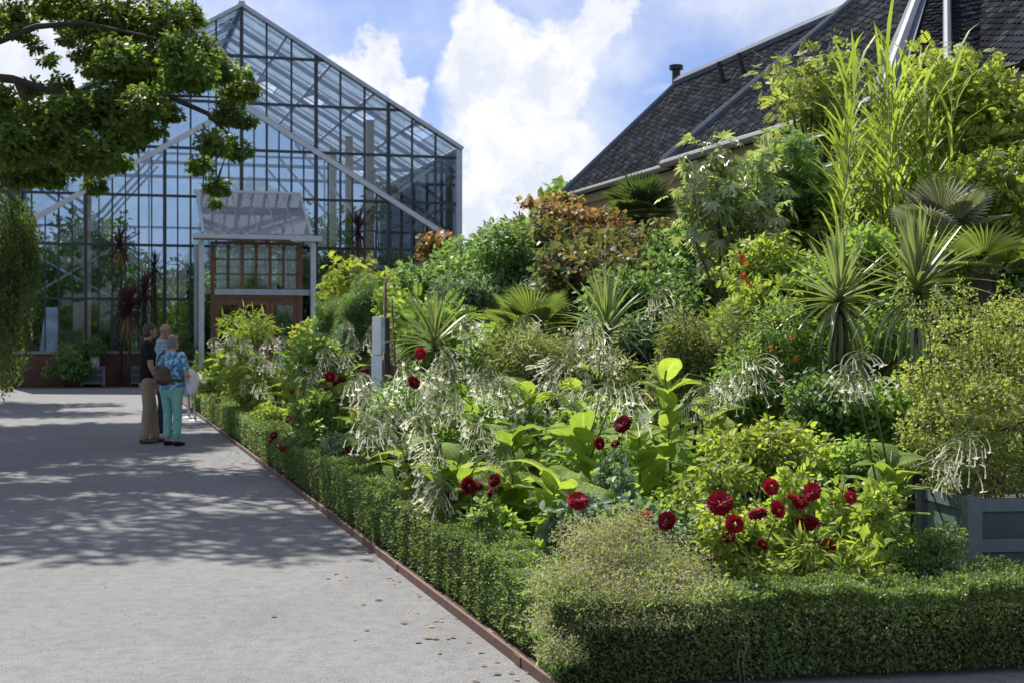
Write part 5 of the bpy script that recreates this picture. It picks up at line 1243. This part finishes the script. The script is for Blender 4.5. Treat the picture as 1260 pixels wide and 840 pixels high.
inside('leafy dark shrubbery along the back glass, right part', 4.6, 12.6, 2.6, 4.8, 5, L_dark, 'oval', (.2, .34), 20)
# trees beyond the greenhouse
def wood(name, label, x0, x1, y, z, n, mat):
    pos = np.stack([rng.uniform(x0, x1, n), y+rng.uniform(-3, 3, n), np.zeros(n)], 1)
    prof = z*(.62+.38*np.sin(pos[:, 0]*.55)*np.sin(pos[:, 0]*.17+1)); pos[:, 2] = np.sqrt(rng.uniform(0.001, 1, n))*prof
    ax, no = frames(n, rnd_dir(n), .6, .7, .3)
    tag(place(name, leaf_mesh(name, mat, 'oval', pos, ax, no, rng.uniform(.5, .9, n), 1.3)), kind='stuff', label=label)
wood('reflection_woods', 'unseen tree belt added behind the viewpoint to darken the facade reflections', -70, 70, -42, 5.5, 14000, L_dark)  # out of view, added so the lower panes mirror dark trees instead of sky
wood('distant_woods', 'dark line of trees behind the greenhouse', -60, 40, 78, 10., 34000, L_dark)
# ------------------------------------------------------------------ people
def cloth_mat(name, c, rough=.85, c2=None, scale=6): return principled(name, c, rough, col2=c2, vary=.18, vscale=scale, spec=.2, bump=.15, bscale=60)
M_skin = principled('skin', (.42, .24, .17), .55, vary=.08, vscale=20)
M_skin2 = principled('skin_pale', (.48, .29, .21), .5, vary=.08, vscale=20)
M_hairb = principled('hair_brown', (.05, .03, .02), .6, col2=(.08, .05, .03), vscale=60, bump=.5, bscale=120)
M_hairg = principled('hair_grey', (.15, .145, .145), .65, col2=(.24, .235, .23), vscale=60, bump=.5, bscale=120)
M_eye = principled('eye', (.03, .025, .02), .3)
def patterned(name, c1, c2, c3, scale, check=False):
    m = bpy.data.materials.new(name); m.use_nodes = True; k = NT(m.node_tree)
    o = k.n('ShaderNodeOutputMaterial'); b = k.n('ShaderNodeBsdfPrincipled'); b.inputs['Roughness'].default_value = .85
    tc = k.n('ShaderNodeTexCoord').outputs['Object']
    if check:
        sp = k.n('ShaderNodeSeparateXYZ'); k.l(tc, sp.inputs[0])
        h = k.mapr(k.math('SINE', k.math('MULTIPLY', sp.outputs[2], 110)), .2, .6); v = k.mapr(k.math('SINE', k.math('MULTIPLY', k.math('ADD', sp.outputs[0], sp.outputs[1]), 110)), .2, .6)
        c = k.mix(k.math('MULTIPLY', k.math('ADD', h, v), .5), c1, c2)
    else:
        v = k.n('ShaderNodeTexVoronoi'); v.inputs['Scale'].default_value = scale; k.l(tc, v.inputs['Vector']); sp = k.n('ShaderNodeSeparateXYZ'); k.l(v.outputs['Color'], sp.inputs[0])
        c = k.mix(k.mapr(sp.outputs[0], .35, .4), c1, c2); c = k.mix(k.mapr(sp.outputs[1], .62, .66), c, c3)
    k.l(c, b.inputs['Base Color']); k.l(b.outputs[0], o.inputs[0]); return m
def remesh(o, vox, sm=6):
    r = o.modifiers.new('remesh', 'REMESH'); r.mode = 'VOXEL'; r.voxel_size = vox; r.use_smooth_shade = True
    s = o.modifiers.new('smooth', 'SMOOTH'); s.iterations = sm; s.factor = .5
def cap_tube(m, pts, rad, n=12, ref=(1, 0, 0)):
    """closed limb with rounded ends"""
    pts = [Vector(p) for p in pts]; rad = [r if isinstance(r, tuple) else (r, r) for r in rad]
    t0 = (pts[0]-pts[1]).normalized(); t1 = (pts[-1]-pts[-2]).normalized(); a, b = min(rad[0]), min(rad[-1])
    pp = [pts[0]+t0*a*.9, pts[0]+t0*a*.6]+pts+[pts[-1]+t1*b*.6, pts[-1]+t1*b*.9]
    rr = [tuple(x*.35 for x in rad[0]), tuple(x*.78 for x in rad[0])]+rad+[tuple(x*.78 for x in rad[-1]), tuple(x*.35 for x in rad[-1])]
    m.tube(pp, rr, n, ref)
def person(label, loc, yaw, H, pose, skin, top, trousers, shoes, hair, bulk=1., trouser_len=1., sleeve=.5, bald=False, long_hair=False):
    """body faces +y of its own frame, x to its right"""
    s = H/1.75; t = thing('person', label, 'person', loc, 'visitors on the path', rotz=yaw)
    q = lambda x, y, z: Vector((x*s, y*s, z*s))
    hips = {1: q(.095, 0, .90), -1: q(-.095, 0, .90)}
    J = {}
    for sd_ in (1, -1):
        fx, fy = pose['feet'][sd_]; J['an', sd_] = q(fx, fy, .085); J['kn', sd_] = hips[sd_].lerp(J['an', sd_], .5)+q(0, .025, .02)
        J['sh', sd_] = q(.185*bulk*sd_, 0, 1.415); e, w = pose['arms'][sd_]; J['el', sd_] = q(*e); J['wr', sd_] = q(*w)
    hd = q(*pose.get('head', (0, .03, 1.635))); turn = pose.get('turn', 0)
    B = MB()
    cap_tube(B, [q(0, 0, .90), q(0, .005, 1.02), q(0, .01, 1.15), q(0, .01, 1.30), q(0, 0, 1.42)], [(.16*bulk*s, .105*bulk*s), (.148*bulk*s, .10*bulk*s), (.15*bulk*s, .105*bulk*s), (.172*bulk*s, .11*bulk*s), (.12*s, .075*s)], 16)
    cap_tube(B, [q(0, -.01, 1.40), q(0, .0, 1.47), hd-q(0, .01, .07)], [.062*s, .054*s, .052*s])
    ct, st = math.cos(turn), math.sin(turn)
    hq = lambda x, y, z: hd+q(x*ct-y*st, x*st+y*ct, z)
    B.ball(hd, (.074*s, .088*s, .108*s), 18, 14); B.ball(hq(0, .022, -.055), (.052*s, .06*s, .058*s), 14, 10)     # skull and jaw
    B.ball(hq(0, .098, -.012), (.013*s, .02*s, .024*s), 8, 6); B.ball(hq(0, .078, -.088), (.022*s, .02*s, .016*s), 8, 6)   # nose, chin
    B.ball(hq(0, .086, -.052), (.024*s, .010*s, .007*s), 8, 6); B.ball(hq(0, .084, -.064), (.021*s, .010*s, .007*s), 8, 6) # lips
    for k in (-1, 1): B.ball(hq(.078*k, -.005, -.012), (.012*s, .02*s, .032*s), 8, 6)                             # ears
    for sd_ in (1, -1):
        sh, el, wr = J['sh', sd_], J['el', sd_], J['wr', sd_]
        cap_tube(B, [sh, sh.lerp(el, .5), el], [.054*s, .046*s, .040*s]); cap_tube(B, [el, el.lerp(wr, .4), wr], [.041*s, .038*s, .027*s])
        d = (wr-el).normalized(); side = Vector((0, 1, 0))-d*d.y
        side = side.normalized() if side.length > .1 else Vector((1, 0, 0)); nn = d.cross(side)*sd_
        pm = wr+d*.05*s
        cap_tube(B, [wr+d*.01*s, pm, wr+d*.085*s], [(.028*s, .017*s), (.040*s, .016*s), (.038*s, .014*s)], 10, side)
        for f in range(4):
            b0 = wr+d*(.088-.004*abs(f-1.2))*s+side*((f-1.5)*.0185*s); L = (.072, .080, .074, .058)[f]*s; cu = .30+.08*f
            d2 = (d-nn*cu*.7).normalized(); d3 = (d-nn*cu*1.6).normalized()
            cap_tube(B, [b0, b0+d*.4*L, b0+d*.4*L+d2*.35*L, b0+d*.4*L+d2*.35*L+d3*.28*L], [.0090*s, .0086*s, .008*s, .0068*s], 7)
        th = wr+d*.028*s-side*.0+side*.032*s; dd = (d*.75+side*.65-nn*.25).normalized()
        cap_tube(B, [th, th+dd*.035*s, th+dd*.035*s+(d-nn*.3).normalized()*.032*s], [.0115*s, .010*s, .008*s], 7)
        hp, kn, an = hips[sd_], J['kn', sd_], J['an', sd_]
        cap_tube(B, [hp, hp.lerp(kn, .5), kn], [.088*bulk*s, .074*s, .056*s]); cap_tube(B, [kn, kn.lerp(an, .35), an], [.054*s, .054*s, .036*s])
        cap_tube(B, [an+q(0, -.03, -.045), an+q(0, .06, -.05), an+q(0, .15, -.06)], [(.034*s, .03*s), (.040*s, .026*s), (.036*s, .018*s)])
    remesh(B.build('body', skin, t), .0062*s, 3)
    for k in (-1, 1):
        m = MB(); m.ball(hq(.030*k, .079, .008), .0115*s, 8, 6); m.build('eye', M_eye, t)
        m = MB(); m.bar(hq(.015*k, .088, .026), hq(.046*k, .080, .028), .006*s, .006*s); m.build('eyebrow', hair, t)
    # shirt
    m = MB()
    cap_tube(m, [q(0, 0, .90), q(0, .005, 1.02), q(0, .01, 1.15), q(0, .01, 1.30), q(0, -.005, 1.425)], [(.180*bulk*s, .128*bulk*s), (.172*bulk*s, .125*bulk*s), (.172*bulk*s, .125*bulk*s), (.188*bulk*s, .126*bulk*s), (.150*s, .088*s)], 16)
    for sd_ in (1, -1):
        sh, el, wr = J['sh', sd_], J['el', sd_], J['wr', sd_]
        if sleeve <= 1: cap_tube(m, [sh-Vector((.02*sd_*s, 0, 0)), sh.lerp(el, .35), sh.lerp(el, sleeve)], [.080*s, .069*s, .063*s])
        else: cap_tube(m, [sh-Vector((.02*sd_*s, 0, 0)), sh.lerp(el, .5), el, el.lerp(wr, sleeve-1)], [.080*s, .068*s, .057*s, .05*s])
    for i in range(9): m.ball(q(rng.uniform(-.13, .13)*bulk, rng.choice([-1, 1])*.105*bulk, rng.uniform(.92, 1.3)), (.05*s, .022*s, .012*s), 8, 6)   # folds
    remesh(m.build('shirt', top, t), .010*s, 4)
    m = MB()
    cap_tube(m, [q(0, 0, .86), q(0, 0, .95), q(0, 0, 1.0)], [(.172*bulk*s, .122*bulk*s), (.170*bulk*s, .12*bulk*s), (.16*bulk*s, .112*bulk*s)], 16)
    for sd_ in (1, -1):
        hp, kn, an = hips[sd_], J['kn', sd_], J['an', sd_]; e = kn.lerp(an, trouser_len)
        cap_tube(m, [hp, hp.lerp(kn, .5), kn, kn.lerp(e, .5), e], [.104*bulk*s, .090*s, .074*s, .070*s, .066*s])
        for i in range(5): c = kn.lerp(e, rng.uniform(-.1, .95)); m.ball(c+q(rng.uniform(-.02, .02), rng.choice([-1, 1])*.062, 0), (.05*s, .018*s, .010*s), 8, 6)
    remesh(m.build('trousers', trousers, t), .010*s, 4)
    for sd_ in (1, -1):
        an = J['an', sd_]; m = MB()
        cap_tube(m, [an+q(0, -.035, -.042), an+q(0, .06, -.046), an+q(0, .165, -.056)], [(.042*s, .041*s), (.048*s, .037*s), (.044*s, .028*s)]); remesh(m.build('shoe', shoes, t), .009*s, 3)
    m = MB()
    if bald:
        for k in (-1, 1): cap_tube(m, [hq(.072*k, .02, .0), hq(.070*k, -.03, .0), hq(.03*k, -.078, -.01)], [.014*s, .02*s, .02*s])
    else:
        m.ball(hq(0, -.018, .025), (.086*s, .088*s, .098*s), 16, 12)
        m.ball(hq(0, -.045, -.03), (.078*s, .060*s, .07*s), 12, 10); m.ball(hq(0, .045, .075), (.06*s, .04*s, .035*s), 10, 8)
        for i in range(34):
            a = rng.uniform(0, 6.28); z = rng.uniform(-.05, .105); rr = .080*math.sqrt(max(.05, 1-(z-.02)**2/.0105)); y_ = math.sin(a)*rr
            if y_ > .045 and z < .06: continue
            m.ball(hq(math.cos(a)*rr, y_-.015, z), (.016*s, .016*s, .022*s), 7, 5)
    remesh(m.build('hair', hair, t), .007*s, 2)
    return t
p1 = G(181, 21.1)
person('young man in a black shirt and khaki trousers, hands hanging down', p1, R(-68), 1.77,
       {'feet': {1: (.115, -.06), -1: (-.11, .13)}, 'arms': {1: ((.245, .02, 1.13), (.235, .14, .89)), -1: ((-.245, .0, 1.13), (-.22, .13, .90))}, 'head': (0, .045, 1.63), 'turn': R(8)},
       M_skin, cloth_mat('black_cotton', (.012, .012, .016)), cloth_mat('khaki_cotton', (.36, .285, .19)), cloth_mat('tan_leather', (.12, .09, .06), .6), M_hairb, trouser_len=.98, sleeve=.55)
p2 = G(211, 20.6)
woman = person('grey-haired woman in a blue patterned shirt and turquoise trousers, seen from behind', p2, R(-24), 1.60,
       {'feet': {1: (.10, .0), -1: (-.10, .02)}, 'arms': {1: ((.275, .02, 1.12), (.24, .25, 1.06)), -1: ((-.27, .05, 1.14), (-.16, .26, 1.10))}, 'head': (0, .05, 1.625), 'turn': R(-14)},
       M_skin2, patterned('blue_floral', (.10, .30, .50), (.40, .60, .66), (.07, .18, .42), 26), cloth_mat('turquoise_cotton', (.24, .55, .47)), cloth_mat('black_leather', (.015, .015, .018), .5), M_hairg, bulk=1.14, trouser_len=.80, sleeve=.62)
p3 = G(199, 23.3)
person('bald man in a blue checked shirt, standing behind the other two', p3, R(-82), 1.80,
       {'feet': {1: (.11, 0), -1: (-.11, .04)}, 'arms': {1: ((.25, .05, 1.14), (.17, .27, 1.05)), -1: ((-.25, .05, 1.14), (-.16, .27, 1.05))}, 'head': (0, .06, 1.62), 'turn': R(-10)},
       M_skin, patterned('blue_check', (.20, .28, .42), (.45, .52, .62), (0, 0, 0), 20, True), cloth_mat('dark_cotton', (.03, .035, .05)), cloth_mat('dark_leather', (.02, .018, .016), .5), M_hairg, bulk=1.05, bald=True, sleeve=1.2)
# shoulder bag worn on the woman's back
bag = thing('shoulder_bag', 'slouchy brown leather shoulder bag hanging on the woman\'s back', 'bag', p2, rotz=R(-24))
m = MB(); k = 1.60/1.75
for c, r in (((-.02, -.235, 1.12), (.15, .075, .13)), ((.03, -.245, 1.06), (.16, .085, .10)), ((-.08, -.225, 1.20), (.10, .06, .09)), ((.06, -.235, 1.17), (.09, .06, .09))): m.ball(Vector(c)*k, tuple(x*k for x in r), 14, 10)
M_brownl = principled('brown_leather', (.085, .040, .028), .5, col2=(.06, .028, .02), vscale=8, bump=.3, bscale=30)
remesh(m.build('pouch', M_brownl, bag), .009, 4)
m = MB(); m.tube([Vector(p)*k for p in ((-.12, -.20, 1.24), (-.155, -.135, 1.40), (-.14, -.02, 1.49), (-.12, .10, 1.42), (-.02, .155, 1.25), (.12, .15, 1.10), (.20, .02, 1.03), (.15, -.20, 1.05))], [(.020*k, .006*k)]*8, 8, (0, 0, 1)); m.build('strap', M_brownl, bag, smooth=True)
# white jacket folded over her arm
m = MB(); base = p2+Vector((.245, .05, .06))
for c, r in (((0, 0, .96), (.09, .10, .10)), ((.03, .02, .86), (.115, .10, .13)), ((.02, .01, .74), (.105, .09, .10)), ((.06, -.02, .78), (.07, .07, .11)), ((-.03, 0, .72), (.06, .06, .08))): m.ball(base+Vector(c), r, 14, 10)
for i in range(12): a = rng.uniform(0, 6.28); m.ball(base+Vector((math.cos(a)*.10+.02, math.sin(a)*.09, rng.uniform(.72, .94))), (.018, .018, .08), 7, 6)
jk = m.build('jacket', cloth_mat('white_cloth', (.72, .74, .80)), None); remesh(jk, .010, 4); tag(jk, 'white jacket bundled over the woman\'s right forearm', 'jacket')
# ------------------------------------------------------------------ barrier posts
M_steel = principled('brushed_steel', (.38, .36, .36), .35, metal=.7, vary=.1)
for q_, (px, y, lab) in enumerate(((242.5, 27.6, 'left one of two steel barrier posts at the far hedge end'), (250.5, 26.6, 'right one of two steel barrier posts at the far hedge end'))):
    c = G(px, y); c = c-U*.16; t = thing('barrier_post', lab, 'post', c, 'steel barrier posts')
    m = MB(); m.tube([c+Vector((0, 0, z)) for z in (0, .012, .022, .03)], [.12, .12, .07, .03], 18); m.build('base_plate', M_pale, t)
    m = MB(); m.tube([c+Vector((0, 0, .03)), c+Vector((0, 0, .90))], .026, 12); m.build('pole', M_steel, t, smooth=True)
    m = MB(); m.tube([c+Vector((0, 0, z)) for z in (.90, .915, .935)], [.034, .034, .02], 12); m.build('cap', M_steel, t)
# ------------------------------------------------------------------ display post and rods
c = G(468, 15.0); t = thing('display_post', 'narrow white display panel on black post among the tobacco plants', 'sign', c, rotz=R(-8))
z0, z1 = EYE-(505-HY)/F*15, EYE-(390-HY)/F*15; zm = EYE-(436-HY)/F*15
M_pan = principled('panel_white', (.86, .87, .84), .3, col2=(.74, .76, .70), vscale=3)
M_pan2 = principled('panel_blue', (.74, .80, .88), .35, col2=(.62, .70, .80), vscale=4)
M_glz = principled('panel_glassy', (.45, .58, .60), .08, spec=.9, col2=(.25, .36, .38), vscale=7)
m = MB(); m.box((-.085, -.02, zm), (.01, .02, z1)); m.build('upper_panel', M_pan, t, bevel=.003)
m = MB(); m.box((-.095, -.018, z0-.25), (.02, .018, zm-.006)); m.build('lower_panel', M_pan2, t, bevel=.003)
m = MB(); m.box((.011, -.022, zm+.02), (.055, .018, z1-.003)); m.build('glass_strip', M_glz, t)
m = MB(); m.box((.058, -.03, 0), (.095, .03, z1-.012)); m.build('post', M_blackm, t, bevel=.003)
c = G(474, 15.6); t = thing('support_rod', 'upright rusty plant support rod behind the white display panel', 'rod', c, 'rusty support rods')
m = MB(); m.tube([c, P(474, 346, 15.6)], .017, 8); m.build('rod', M_rust, t, smooth=True)
c = G(493, 15.6); t = thing('support_rod', 'leaning thin rusty rod right of the white display panel', 'rod', c, 'rusty support rods')
m = MB(); m.tube([c, P(482, 368, 15.6)], .011, 8); m.build('rod', M_rust, t, smooth=True)
